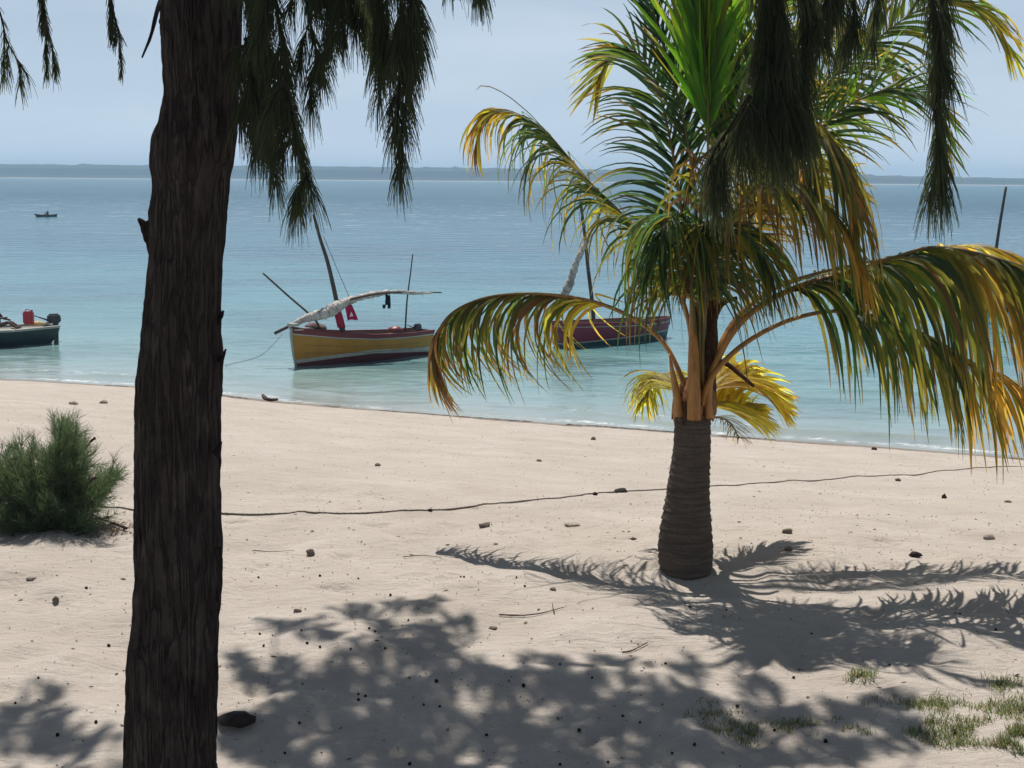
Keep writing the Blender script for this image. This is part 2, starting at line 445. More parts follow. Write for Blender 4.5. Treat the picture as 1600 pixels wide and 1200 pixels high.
q = M('palm_bark'); v = q.coord((1, 1, 1)); vz = q.coord((.6, .6, 9))
c = q.ramp(q.noise(6, 6, vz, .7), (.3, (.060, .044, .034, 1)), (.72, (.175, .135, .105, 1)))
c = q.mix(q.ramp(q.noise(30, 5, q.coord((3, 3, .5)), .7), (.5, 0.0), (.7, .6)), c, (.045, .032, .025, 1))
bark_m = q.done(q.pbr(c, .9, .15, q.bump(q.noise(40, 5, q.coord((2, 2, 1)), .7), .7, .012)))
ed = [(560, 1080, 1092), (600, 1066, 1104), (640, 1055, 1111), (700, 1052, 1110), (740, 1046, 1108), (780, 1040, 1108), (820, 1033, 1111), (850, 1029.5, 1113), (875, 1030, 1113), (889, 1032, 1111), (905, 1026, 1116), (920, 1010, 1130)]
yy = [e_[0] for e_ in ed]
mb = MB(); sides = 40; rows = 150; V = []
for i in range(rows):
    y = 600 + (918 - 600) * i / (rows - 1)
    l = np.interp(y, yy, [e_[1] for e_ in ed]); r_ = np.interp(y, yy, [e_[2] for e_ in ed])
    cpt = P((l + r_) / 2, y, D0) - base
    rad = (r_ - l) / 2 * SC
    ph = (y - 560) / 12.0 + .35 * math.sin(y * .05)
    fr = ph % 1
    for j in range(sides):
        an = 2 * math.pi * j / sides
        wob = vnoise(math.cos(an) * 2 + 7, math.sin(an) * 2 + y * .03, 3)
        f2 = (ph + .25 * wob) % 1
        rr = rad * (1 + .040 * (f2 ** 2) - .03 * (f2 < .15) + .05 * vnoise(math.cos(an) * 1.6 + y * .01, math.sin(an) * 1.6, 12) + .018 * rnd.uniform(-1, 1))
        V.append(cpt + Vector((math.cos(an) * rr, math.sin(an) * rr, 0)))
Fc = [(i * sides + j, i * sides + (j + 1) % sides, (i + 1) * sides + (j + 1) % sides, (i + 1) * sides + j) for i in range(rows - 1) for j in range(sides)]
Fc = [f_[::-1] for f_ in Fc]
mesh_obj('trunk', V, Fc, bark_m, palm)

q = M('palm_petiole'); v = q.coord((1, 1, .25))
a_ = q.n('ShaderNodeAttribute', attribute_name='col').outputs['Color']
c = q.mix(q.ramp(q.noise(22, 6, v, .7), (.45, 0.0), (.75, .75)), a_, (.09, .04, .02, 1))
pet_m = q.done(q.pbr(c, .5, .35, q.bump(q.noise(60, 4, v), .3, .004)))
fib_m = simple('palm_fibre', (.085, .045, .028, 1), .95, .5, 30, .8, .01, .1, (3, 3, .6))

PAL = {
 'green': (.062, .105, .022), 'dark': (.028, .055, .022), 'teal': (.032, .068, .042), 'olive': (.130, .125, .024),
 'yellow': (.36, .26, .035), 'gold': (.25, .155, .028), 'orange': (.46, .215, .055), 'brown': (.12, .066, .034),
 'pink': (.21, .115, .075), 'bright': (.085, .185, .014), 'lemon': (.47, .32, .045), 'pale': (.26, .27, .08), 'grey': (.17, .15, .11)}
leaflets = []      # (size, frond object, verts, faces, colours)
def frond(pts, L_=.7, t0=.4, droop=1.0, stiff=.5, normal=(0, 0, 1), roll=0, wind=.25, fa=45, cols=None, den=34, wid=.030,
          r0=.045, pc='orange', sides=(1, 1), tipf=.45, wdir=(1, -.15, .05), pair_jit=.17, petflat=.55):
    """pts: (x, y, depth offset) of the rachis; cols: list of (t, {palette: weight})"""
    P3 = [P(x, y, D0 + dd) - base for x, y, dd in [(p + (0,))[:3] for p in pts]]
    cur, T = resample(catmull(P3, 80), 60)
    mb = MB()
    rad = [r0 * (1.0 + .55 * max(0, 1 - i / 7)) * (1 - .88 * (i / 59) ** .8) + .0025 for i in range(60)]
    mb.tube(cur, rad, 9, flat=petflat)
    pcol = PAL[pc]; cc = []
    for i in range(60):
        f = i / 59; c_ = [a_ * (1 - f * .35) for a_ in pcol]
        k = min(1, f * 1.1); c_ = [c_[j] * (1 - k) + (.13, .11, .035)[j] * k for j in range(3)]
        cc += [(*c_, 1)] * 9
    fo = mesh_obj('frond', mb.v, mb.f, pet_m, palm, attrs={'col': ('FLOAT_COLOR', cc)})
    N = Vector(normal).normalized(); wv = Vector(wdir).normalized()
    n = max(6, int(T * (1 - t0) * den)); G = Vector((0, 0, -1))
    for i in range(n):
        t = t0 + (1 - t0) * (i + rnd.uniform(-.2, .2)) / (n - 1); t = min(.998, max(t0, t))
        k = t * 59; k0 = min(58, int(k)); p = cur[k0].lerp(cur[k0 + 1], k - k0)
        tg = (cur[min(59, k0 + 2)] - cur[max(0, k0 - 1)]).normalized()
        sd_ = tg.cross(N)
        if sd_.length < .05: sd_ = tg.cross(Vector((.3, -1, .1)))
        sd_.normalize(); nn = sd_.cross(tg).normalized()
        u = (t - t0) / (1 - t0)
        prof = (.72 + .28 * min(1, u / .2)) * (1 - (1 - tipf) * max(0, (u - .45) / .55) ** 1.3)
        for s_, on in ((-1, sides[0]), (1, sides[1])):
            if rnd.random() > on: continue
            al = R(fa * (1 - .45 * u)) + rnd.gauss(0, pair_jit)
            rl = R(roll) + rnd.gauss(0, .10)
            side = sd_ * math.cos(rl) * s_ + nn * math.sin(rl) * s_ + nn * .22
            d_ = (side.normalized() * math.cos(math.pi / 2 - al) + tg * math.sin(math.pi / 2 - al)).normalized() if al > .02 else tg
            ln = L_ * prof * rnd.uniform(.82, 1.1)
            ns = 8; st = ln / ns; q_ = p.copy(); path = [q_.copy()]; dirs = [d_.copy()]
            if rnd.random() < .07: ln *= rnd.uniform(.35, .7)
            if rnd.random() < .05: continue
            gz = droop * rnd.uniform(.55, 1.5); wz = wind * rnd.uniform(.3, 1.6)
            for j in range(ns):
                fj = (j + 1) / ns
                acc = G * gz * (stiff * .25 + fj * (1.5 - stiff)) * st / .7 * 4.6 + wv * wz * st / .7 * 4.6 * fj
                d_ = (d_ + acc * (1 - .25 * abs(d_.z)) + Vector((rnd.gauss(0, .035), rnd.gauss(0, .035), rnd.gauss(0, .02)))).normalized()
                q_ = q_ + d_ * st; path.append(q_.copy()); dirs.append(d_.copy())
            w0 = wid * rnd.uniform(.6, 1.1) * (.45 if rnd.random() < .12 else 1); tw = rnd.gauss(0, .35)
            Vv = []
            for j in range(ns + 1):
                fj = j / ns; ww = w0 * (min(1, .45 + fj * 3.2)) * (1 - fj ** 1.7) ** .8 * .5 + .0012
                dd = dirs[j]; wvq = tg - dd * tg.dot(dd)
                if wvq.length < .1: wvq = nn - dd * nn.dot(dd)
                wvq.normalize(); nq = dd.cross(wvq)
                an = tw * fj * 1.5 + .2 * s_
                w1 = wvq * math.cos(an) + nq * math.sin(an); n1 = dd.cross(w1)
                Vv += [path[j] + w1 * ww + n1 * ww * .35, path[j], path[j] - w1 * ww + n1 * ww * .35]
            Ff = []
            for j in range(ns):
                b_ = j * 3
                Ff += [(b_, b_ + 1, b_ + 4, b_ + 3), (b_ + 1, b_ + 2, b_ + 5, b_ + 4)]
            # colour
            cs = cols or [(0, {'green': 1})]
            lo = [c_ for c_ in cs if c_[0] <= u][-1][1]
            nm = rnd.choices(list(lo.keys()), list(lo.values()))[0]
            cA = PAL[nm]; br = rnd.uniform(.75, 1.25)
            tipc = PAL[rnd.choice(['brown', 'gold', nm, nm, nm])]
            cl = []
            for j in range(ns + 1):
                f = (j / ns) ** 2.5
                cl += [tuple((cA[z_] * (1 - f) + tipc[z_] * f) * br for z_ in range(3)) + (1,)] * 3
            leaflets.append((ln * w0, fo, Vv, Ff, cl))
    return fo

GR = {'green': 4, 'dark': 3, 'olive': 3}
# F1 low left frond
frond([(1084, 648), (1066, 592, -.02), (1040, 540, .05), (1003, 506, .15), (950, 479, .3), (890, 464, .45), (820, 459, .6), (760, 465, .75), (715, 483, .88), (690, 508, .95), (678, 545, 1.0), (684, 580, 1.0)],
      L_=.98, t0=.38, fa=16, droop=1.5, stiff=1.25, wind=.85, den=40, roll=10, cols=[(0, {'yellow': 5, 'gold': 2, 'olive': 1}), (.10, {'olive': 4, 'green': 3, 'brown': 3}), (.35, {'green': 3, 'olive': 4, 'dark': 2, 'brown': 2}), (.70, {'brown': 5, 'olive': 3, 'pink': 3}), (.85, {'pink': 5, 'brown': 3, 'orange': 2})], r0=.040)
# F2 upper left arching frond
frond([(1086, 635, .05), (1082, 550, .08), (1070, 478, .1), (1042, 415, .15), (1000, 362, .3), (940, 305, .55), (890, 248, .8), (852, 205, .95), (815, 181, 1.1), (785, 171, 1.2), (760, 180, 1.3), (750, 206, 1.3)],
      L_=.92, t0=.34, fa=22, droop=1.15, stiff=.9, roll=-28, wind=.45, den=36, cols=[(0, {'green': 3, 'olive': 3, 'dark': 3, 'yellow': 1}), (.45, {'teal': 3, 'dark': 4, 'green': 2, 'gold': 1}), (.72, {'teal': 2, 'yellow': 4, 'olive': 2, 'gold': 3}), (.9, {'yellow': 3, 'gold': 4, 'brown': 3})], r0=.036)
# F3 left upright arching frond, leaflets swept left
frond([(1088, 630, .02), (1085, 510, .05), (1076, 405, .1), (1064, 322, .15), (1053, 250, .2), (1041, 190, .3), (1025, 130, .4), (1005, 92, .5), (980, 78, .6), (952, 92, .7), (932, 130, .75)],
      L_=.78, t0=.30, droop=.35, stiff=.4, normal=(.0, -1, .15), wind=-.20, den=34, sides=(1, .8), wid=.032, cols=[(0, {'teal': 5, 'dark': 3, 'green': 2}), (.6, {'teal': 4, 'dark': 2, 'green': 3}), (.82, {'pale': 3, 'olive': 3, 'gold': 2})], r0=.036)
# F4 dark upright frond, short stiff leaflets
frond([(1092, 625, .05), (1091, 460, .05), (1086, 310, .05), (1071, 205, .05), (1050, 120, .1), (1030, 50, .15), (1008, -25, .2), (980, -100, .3), (945, -170, .45)],
      L_=.42, t0=.46, droop=.08, stiff=1, normal=(.2, -1, .1), wind=.0, fa=36, den=40, wid=.026, cols=[(0, {'teal': 4, 'dark': 5})], r0=.034, pc='olive')
# F5 bright young fan
frond([(1098, 620, .0), (1103, 420, -.1), (1106, 270, -.2), (1106, 170, -.25), (1100, 70, -.25), (1088, -60, -.25), (1070, -180, -.2)],
      L_=1.05, t0=.52, droop=.05, stiff=1, normal=(.1, -1, 0), wind=.02, fa=17, den=60, wid=.055, cols=[(0, {'bright': 9, 'green': 1})], r0=.034, pc='olive', tipf=.9)
frond([(1100, 620, .2), (1110, 420, .25), (1120, 260, .3), (1130, 150, .3), (1128, 40, .35), (1110, -80, .4), (1080, -170, .45)],
      L_=1.0, t0=.48, droop=.05, stiff=1, normal=(-.2, -1, 0), wind=.02, fa=20, den=55, wid=.044, cols=[(0, {'bright': 7, 'green': 3, 'olive': 1})], r0=.03, pc='olive', tipf=.9)
# F6 upright right frond
frond([(1102, 620, .1), (1104, 470, .12), (1128, 300, .2), (1160, 150, .2), (1190, 30, .05), (1228, -60, -.15), (1275, -110, -.4), (1330, -120, -.65), (1375, -80, -.8)],
      L_=.75, t0=.42, droop=.6, normal=(.3, -1, .4), wind=.25, den=34, cols=[(0, GR), (.5, {'green': 4, 'teal': 3, 'olive': 2})], r0=.036, pc='olive')
frond([(1100, 620, .3), (1102, 450, .35), (1124, 300, .55), (1175, 160, .8), (1230, 60, 1.0), (1300, 30, 1.2), (1370, 70, 1.4), (1400, 130, 1.5)],
      L_=.7, t0=.4, droop=.8, normal=(.2, -.4, 1), wind=.2, den=34, cols=[(0, GR), (.5, {'olive': 4, 'gold': 3, 'green': 2})], r0=.034, pc='gold')
# F7 fronds hanging forward over the heart
frond([(1096, 630, -.05), (1090, 480, -.12), (1094, 350, -.22), (1113, 246, -.35), (1165, 186, -.5), (1230, 172, -.65), (1285, 205, -.8), (1325, 270, -.9), (1345, 340, -.95)],
      L_=1.15, t0=.40, droop=1.4, stiff=.6, wind=.18, den=40, cols=[(0, {'orange': 3, 'brown': 5, 'gold': 1, 'olive': 2}), (.3, {'orange': 1, 'brown': 3, 'olive': 5, 'dark': 4}), (.6, {'gold': 2, 'brown': 3, 'olive': 5, 'dark': 2, 'green': 2}), (.85, {'orange': 2, 'gold': 3, 'olive': 3})], r0=.040)
frond([(1098, 630, -.05), (1098, 520, -.15), (1114, 410, -.3), (1152, 325, -.5), (1200, 285, -.7), (1255, 292, -.85), (1302, 335, -.95), (1332, 385, -1.0), (1350, 435, -1.0)],
      L_=.85, t0=.42, droop=1.4, stiff=.9, wind=.15, den=40, cols=[(0, {'brown': 3, 'olive': 4, 'dark': 3, 'gold': 2}), (.5, {'green': 3, 'olive': 4, 'gold': 1, 'pale': 1}), (.85, {'orange': 4, 'gold': 3})], r0=.038, pc='gold')
# F14/F15 curtains near the heart
frond([(1090, 630, -.05), (1084, 500, -.2), (1076, 420, -.35), (1066, 360, -.45), (1052, 335, -.55), (1038, 350, -.65), (1030, 395, -.7)],
      L_=1.05, t0=.42, droop=1.5, stiff=1.0, wind=.2, den=50, cols=[(0, {'dark': 4, 'green': 4, 'teal': 3})], r0=.034, pc='olive')
frond([(1098, 630, 0), (1099, 500, -.2), (1112, 400, -.35), (1145, 365, -.5), (1180, 380, -.6), (1205, 425, -.7)],
      L_=.85, t0=.42, droop=1.4, stiff=.9, wind=.2, den=50, cols=[(0, {'dark': 4, 'olive': 4, 'green': 2, 'gold': 1})], r0=.034, pc='olive')
frond([(1092, 630, -.05), (1094, 500, -.2), (1098, 420, -.32), (1104, 372, -.42), (1100, 350, -.55), (1092, 372, -.65), (1088, 420, -.7)],
      L_=.8, t0=.42, droop=1.6, stiff=1.1, wind=.1, den=46, cols=[(0, {'dark': 4, 'olive': 4, 'brown': 2})], r0=.03, pc='olive')
# F8 upper right fronds
frond([(1100, 625, .05), (1112, 490, .1), (1160, 345, .15), (1232, 212, .2), (1300, 124, .3), (1370, 62, .4), (1432, 18, .45), (1500, 0, .5), (1550, 28, .55), (1578, 80, .6)],
      L_=.74, t0=.42, droop=.55, stiff=.4, roll=-18, normal=(.2, -.6, 1), wind=.15, den=34, wid=.03, cols=[(0, {'green': 4, 'olive': 3, 'dark': 3}), (.55, {'green': 4, 'olive': 3, 'bright': 2}), (.82, {'yellow': 4, 'olive': 2, 'green': 2})], r0=.036, pc='gold')
frond([(1102, 625, -.02), (1116, 480, 0), (1190, 310, 0), (1285, 198, -.1), (1350, 152, -.2), (1415, 138, -.3), (1462, 165, -.4), (1478, 225, -.5)],
      L_=.66, t0=.42, droop=.35, stiff=.3, roll=15, normal=(.3, -1, .5), wind=.12, den=36, wid=.028, cols=[(0, {'dark': 4, 'green': 4, 'olive': 2}), (.5, {'green': 5, 'teal': 3, 'bright': 2, 'yellow': 1})], r0=.034, pc='gold')
# F9 right middle
frond([(1102, 625, .2), (1112, 500, .4), (1165, 385, .6), (1236, 302, .8), (1285, 268, 1.0), (1322, 282, 1.1), (1340, 315, 1.15)],
      L_=.50, t0=.45, droop=.35, stiff=.3, normal=(.3, -1, .3), wind=.2, den=40, wid=.026, cols=[(0, {'olive': 3, 'gold': 4, 'brown': 2}), (.5, {'yellow': 4, 'pale': 2, 'green': 3, 'orange': 1})], r0=.032, pc='gold')
frond([(1100, 625, .4), (1106, 490, .5), (1150, 335, .75), (1210, 230, 1.0), (1262, 150, 1.2), (1310, 130, 1.4), (1340, 170, 1.5)],
      L_=.55, t0=.45, droop=.8, stiff=.4, normal=(.1, -.6, 1), wind=.2, den=40, wid=.03, cols=[(0, {'gold': 4, 'yellow': 3, 'olive': 3, 'orange': 2})], r0=.032, pc='gold')
# F10 big right frond
frond([(1096, 645, -.02), (1110, 588, -.1), (1140, 526, -.2), (1182, 482, -.3), (1242, 450, -.4), (1320, 425, -.5), (1400, 402, -.6), (1450, 387, -.65), (1500, 391, -.7), (1560, 404, -.8), (1625, 428, -.85), (1700, 475, -.9)],
      L_=1.36, t0=.345, droop=1.55, stiff=.75, wind=.22, den=46, wid=.042, fa=30, cols=[(0, {'dark': 5, 'green': 3, 'olive': 5}), (.28, {'olive': 6, 'dark': 4, 'green': 2, 'brown': 2}), (.5, {'gold': 4, 'orange': 1, 'olive': 4, 'brown': 4}), (.62, {'olive': 5, 'green': 3, 'dark': 3, 'gold': 1})], r0=.052)
frond([(1094, 650, -.06), (1106, 600, -.15), (1136, 560, -.18), (1180, 526, -.2), (1240, 498, -.25), (1310, 486, -.3), (1390, 500, -.3), (1460, 530, -.3), (1530, 572, -.3), (1578, 592, -.3), (1612, 640, -.3), (1622, 700, -.3)],
      L_=1.0, t0=.42, droop=1.5, stiff=.8, wind=.25, den=42, wid=.034, cols=[(0, {'dark': 4, 'green': 3, 'olive': 3}), (.4, {'olive': 3, 'gold': 4, 'orange': 3}), (.75, {'brown': 4, 'orange': 3, 'gold': 2})], r0=.040)
frond([(1100, 635, .1), (1114, 570, .2), (1150, 500, .3), (1200, 455, .4), (1270, 430, .6), (1350, 412, .75), (1430, 395, .85), (1500, 384, 1.0), (1560, 392, 1.05), (1620, 418, 1.1), (1690, 460, 1.15)],
      L_=.85, t0=.34, droop=1.0, stiff=.5, wind=.3, den=34, cols=[(0, GR), (.45, {'yellow': 4, 'gold': 3, 'olive': 3, 'orange': 2}), (.8, {'olive': 3, 'green': 3})], r0=.036)
# F12 low yellow fronds behind the trunk
frond([(1098, 645, .2), (1116, 604, .45), (1145, 585, .75), (1185, 598, 1.05), (1218, 632, 1.2)],
      L_=.58, t0=.2, droop=.35, stiff=.4, wind=.4, roll=10, normal=(.2, -1, 1), den=80, wid=.045, cols=[(0, {'lemon': 7, 'gold': 2}), (.7, {'lemon': 5, 'yellow': 3, 'gold': 2})], r0=.034, pc='yellow')
frond([(1100, 650, .15), (1118, 632, .4), (1150, 630, .7), (1185, 645, .95)],
      L_=.52, t0=.2, droop=.35, stiff=.4, wind=.4, normal=(.2, -1, 1), den=80, wid=.038, cols=[(0, {'lemon': 6, 'pale': 2, 'yellow': 2})], r0=.03, pc='yellow')
frond([(1080, 650, .2), (1062, 610, .4), (1040, 585, .7), (1020, 596, .95), (1010, 628, 1.1)],
      L_=.52, t0=.22, droop=.9, stiff=.5, wind=.35, wdir=(1, 0, 0), den=80, wid=.026, cols=[(0, {'pale': 5, 'yellow': 3, 'olive': 2})], r0=.03, pc='gold')
frond([(1100, 660, .1), (1118, 652, .35), (1140, 660, .6), (1155, 684, .8)],
      L_=.30, t0=.2, droop=.8, stiff=.6, wind=.2, den=50, wid=.010, cols=[(0, {'grey': 5, 'brown': 2})], r0=.022, pc='brown')
for pts, r_ in (([(1062, 650, -.08), (1056, 610, -.1), (1050, 578, -.1), (1046, 552, -.1)], .05), ([(1106, 652, -.1), (1108, 610, -.14), (1118, 572, -.16)], .05), ([(1084, 655, -.15), (1084, 600, -.17), (1083, 520, -.14), (1080, 440, -.1)], .078)):
    cur, _ = resample(catmull([P(x, y, D0 + d_) - base for x, y, d_ in pts], 20), 16)
    mb = MB(); mb.tube(cur, [r_ * (1.15 - .95 * (i / 15) ** 1.6) for i in range(16)], 10, flat=.6)
    mesh_obj('leaf_base', mb.v, mb.f, pet_m, palm, attrs={'col': ('FLOAT_COLOR', [(*PAL['orange'], 1)] * len(mb.v))})
for pts, r_ in (([(1110, 560, .1), (1135, 568, .05), (1160, 588, 0), (1178, 604, 0)], .032), ([(1112, 500, 0), (1122, 480, -.05), (1135, 470, -.1), (1152, 466, -.12)], .045), ([(1098, 620, .0), (1104, 560, 0), (1108, 500, .05), (1108, 430, .05)], .13)):
    cur, _ = resample(catmull([P(x, y, D0 + d_) - base for x, y, d_ in pts], 14), 12)
    mb = MB(); mb.tube(cur, [r_ * (1 - .55 * i / 11) for i in range(12)], 9, flat=.8, jit=.12)
    mb.build('leaf_stub', fib_m, palm)
for k in range(11):
    an = 2 * math.pi * (k + .3 * rnd.random()) / 11; c0 = P(1083, 640, D0) - base; rr = .148
    w_ = rnd.uniform(.035, .06); h_ = rnd.uniform(.04, .11); Vs = []
    for (da, z_, o_) in ((-w_, .08, 0), (w_, .08, 0), (w_ * .7, -.01, .008), (0, -h_, .004), (-w_ * .7, -.01, .008)):
        a2 = an + da / rr; Vs.append(c0 + Vector((math.cos(a2) * (rr + o_ + .006), math.sin(a2) * (rr + o_ + .006), z_)))
    o = mesh_obj('leaf_scar', Vs, [(0, 4, 3, 2, 1)], fib_m if k % 2 else pet_m, palm, False, attrs={'col': ('FLOAT_COLOR', [(*PAL['orange'], 1)] * 5)})
    s_ = o.modifiers.new('thick', 'SOLIDIFY'); s_.thickness = .012; s_.offset = 0
# fibrous sheath round the heart
V = []; rows = 24
for i in range(rows):
    f = i / (rows - 1); y = 650 - 58 * f
    cpt = P(1086 + 4 * f, y, D0) - base
    for j in range(28):
        an = 2 * math.pi * j / 28
        rr = (.150 + .022 * math.sin(f * 3) - .055 * f * f) * (1 + .10 * vnoise(math.cos(an) * 3 + 2, math.sin(an) * 3 + f * 1.5, 4) + rnd.uniform(-.03, .03))
        V.append(cpt + Vector((math.cos(an) * rr, math.sin(an) * rr, (.075 * vnoise(math.cos(an) * 2.2 + 3, math.sin(an) * 2.2, 8) + .02 * (j % 3)) * (1 - f))))
mesh_obj('leaf_sheath', V, [(i * 28 + j, (i + 1) * 28 + j, (i + 1) * 28 + (j + 1) % 28, i * 28 + (j + 1) % 28)[::-1] for i in range(rows - 1) for j in range(28)],
         simple('palm_sheath', (.24, .115, .05, 1), .85, .55, 9, .7, .01, .15, (3, 3, .7)), palm)
leaflets.sort(key=lambda l_: -l_[0])
for (_, fo, Vv, Ff, cl) in leaflets[:300]:
    mesh_obj('leaflet', Vv, Ff, palm_leaf, fo, attrs={'col': ('FLOAT_COLOR', cl)})
V = []; Fc = []; CC = []
for (_, fo, Vv, Ff, cl) in leaflets[300:]:
    b_ = len(V); V += [tuple(x) for x in Vv]; CC += cl; Fc += [tuple(b_ + i for i in f_) for f_ in Ff]
tag(np_obj('small_leaflets', V, Fc, palm_leaf, palm, attrs={'col': ('FLOAT_COLOR', CC)}), kind='stuff')
print('leaflets', len(leaflets))

# ------------------------------------------------------------------ casuarina in front
TD = 5.2
tb = Vector((P(262, 1200, TD).x, P(262, 1200, TD).y, 0)); tb.z = hz(tb.x, tb.y)
cas = empty('casuarina_tree', tb, 'tall dark rough-barked casuarina close to the camera with drooping needle branches', 'tree')
Lf = [(-60, 252), (0, 250), (60, 253), (150, 257), (190, 249), (215, 239), (260, 236), (290, 241), (330, 233), (400, 233), (470, 226), (540, 219), (600, 212), (700, 210), (800, 209), (900, 210), (975, 206), (1020, 199), (1100, 197), (1200, 192)]
Rt = [(-60, 380), (0, 378), (60, 377), (110, 373), (180, 372), (240, 367), (290, 358), (330, 355), (400, 350), (470, 347), (520, 346), (560, 349), (640, 345), (760, 343), (830, 345), (920, 348), (975, 343), (1050, 342), (1200, 338)]
q = M('casuarina_bark'); v = q.coord((1, 1, .36)); 
n1 = q.noise(14, 8, v, .7); n2 = q.noise(3, 5, q.coord((1, 1, .5)), .6)
c = q.ramp(n1, (.35, (.034, .028, .027, 1)), (.56, (.060, .049, .046, 1)), (.74, (.115, .094, .086, 1)))
c = q.mix(q.ramp(n2, (.5, 0.0), (.7, .6)), c, (.050, .032, .029, 1))
vor = q.n('ShaderNodeTexVoronoi', {'Vector': q.n('ShaderNodeMix', {'Factor': .22, 'A': q.coord((1, 1, .12)), 'B': q.n('ShaderNodeTexNoise', {'Scale': 9.0, 'Detail': 7}).outputs['Color']}, data_type='RGBA').outputs['Result'], 'Scale': 30.0}, feature='DISTANCE_TO_EDGE').outputs['Distance']
c = q.mix(q.math('MULTIPLY', q.ramp(vor, (.0, .28), (.10, 0.0)), q.ramp(q.noise(7, 4, q.coord((1, 1, .5))), (.42, .15), (.6, 1.0))), c, (.014, .011, .011, 1))
cbark = q.done(q.pbr(c, .95, .08, q.bump(q.math('ADD', n1, q.ramp(vor, (0.0, 0.0), (.14, .6))), 1.0, .03, q.bump(q.noise(40, 6, q.coord((1, 1, .15)), .7), .7, .01))))
V = []; sides = 96; rows = 330
zt = [P(300, y, TD).z for y in (-60, 1200)]
for i in range(rows):
    f = i / (rows - 1)
    if f < .78:
        y = 1200 - (1200 + 60) * (f / .78) if True else 0
        l = np.interp(y, [a_[0] for a_ in Lf], [a_[1] for a_ in Lf]); r_ = np.interp(y, [a_[0] for a_ in Rt], [a_[1] for a_ in Rt])
        ry_ = ray((l + r_) / 2, y); tt_ = TD / ry_.y; c_ = cam_pos + ry_ * tt_; rad = (r_ - l) / 2 * tt_ / F * .985; last = c_.copy(); lr = rad
        if i == 0: first = c_.copy(); fr_ = rad
    else:
        g_ = (f - .78) / .22; c_ = last + Vector((.5 * g_, .5 * g_ * g_, 10.5 * g_)); rad = lr * (1 - .8 * g_)
    V.append((c_, rad))
pre = []
for k in range(40):
    g_ = k / 40; z_ = tb.z - .12 + (first.z - tb.z + .12) * g_
    pre.append((Vector((tb.x + (first.x - tb.x) * g_, TD, z_)), fr_ * (1.06 + .55 * (1 - g_) ** 5)))
rings = pre + V; VV = []
for (c_, rad) in rings:
    for j in range(sides):
        an = 2 * math.pi * j / sides
        u_ = math.cos(an); w_ = math.sin(an)
        n3 = mnoise.fractal(Vector((u_ * 2.6, w_ * 2.6, c_.z * 1.3)), 1.0, 2.0, 4)
        n4 = abs(mnoise.noise(Vector((u_ * 7, w_ * 7, c_.z * 2.2))))
        n5 = mnoise.noise(Vector((u_ * 16, w_ * 16, c_.z * 18)))
        n6 = abs(mnoise.noise(Vector((u_ * 12, w_ * 12, c_.z * 6))))
        rr = rad * (1 + .045 * n3 - .20 * (.25 - n4) * (n4 < .25) - .12 * (.15 - n6) * (n6 < .15) + .030 * n5)
        VV.append(c_ + Vector((u_ * rr, w_ * rr, 0)) - tb)
n = len(rings)
idx = np.arange(n - 1)[:, None] * sides; jj = np.arange(sides)[None, :]; j2 = (jj + 1) % sides
Q = np.stack([idx + jj, idx + j2, idx + sides + j2, idx + sides + jj], -1).reshape(-1, 4)
np_obj('trunk', [tuple(x) for x in VV], Q, cbark, cas)
# broken stub on the left and loose bark flakes
def ct(pts, rad, name='branch_stub', mat=None, sides_=9, n_=14, jit=.1, parent=None, sm=True):
    cur, _ = resample(catmull([p - tb for p in pts], 24), n_)
    if not hasattr(rad, '__len__'): rad = [rad * (1 - .5 * i / (n_ - 1)) for i in range(n_)]
    mb = MB(); mb.tube(cur, rad, sides_, jit=jit); return mb.build(name, mat or cbark, parent or cas, sm)
ct([P(262, 420, TD), P(243, 388, TD - .02), P(231, 365, TD - .03), P(222, 348, TD - .03), P(216, 342, TD - .03)], [.05, .05, .045, .04, .036, .032, .028, .025, .022, .02, .018, .014, .012, .006], jit=.15)
ct([P(243, 370, TD - .03), P(236, 358, TD - .04), P(231, 345, TD - .04)], .022, jit=.2)
ct([P(341, 855, TD), P(343, 880, TD), P(343, 912, TD), P(339, 940, TD)], .014, 'bark_ridge', jit=.2)
for (x, y) in [(251, 45), (250, 40), (252, 62), (238, 250), (348, 495), (352, 555), (345, 700), (374, 100), (368, 210)]:
    s_ = -1 if x < 300 else 1
    ct([P(x - s_ * 10, y + 10, TD), P(x - s_ * 3, y, TD), P(x + s_ * 1, y - 10, TD)], [.012, .012, .010, .008, .006, .003], 'bark_flake', n_=6, sides_=5, jit=.3)

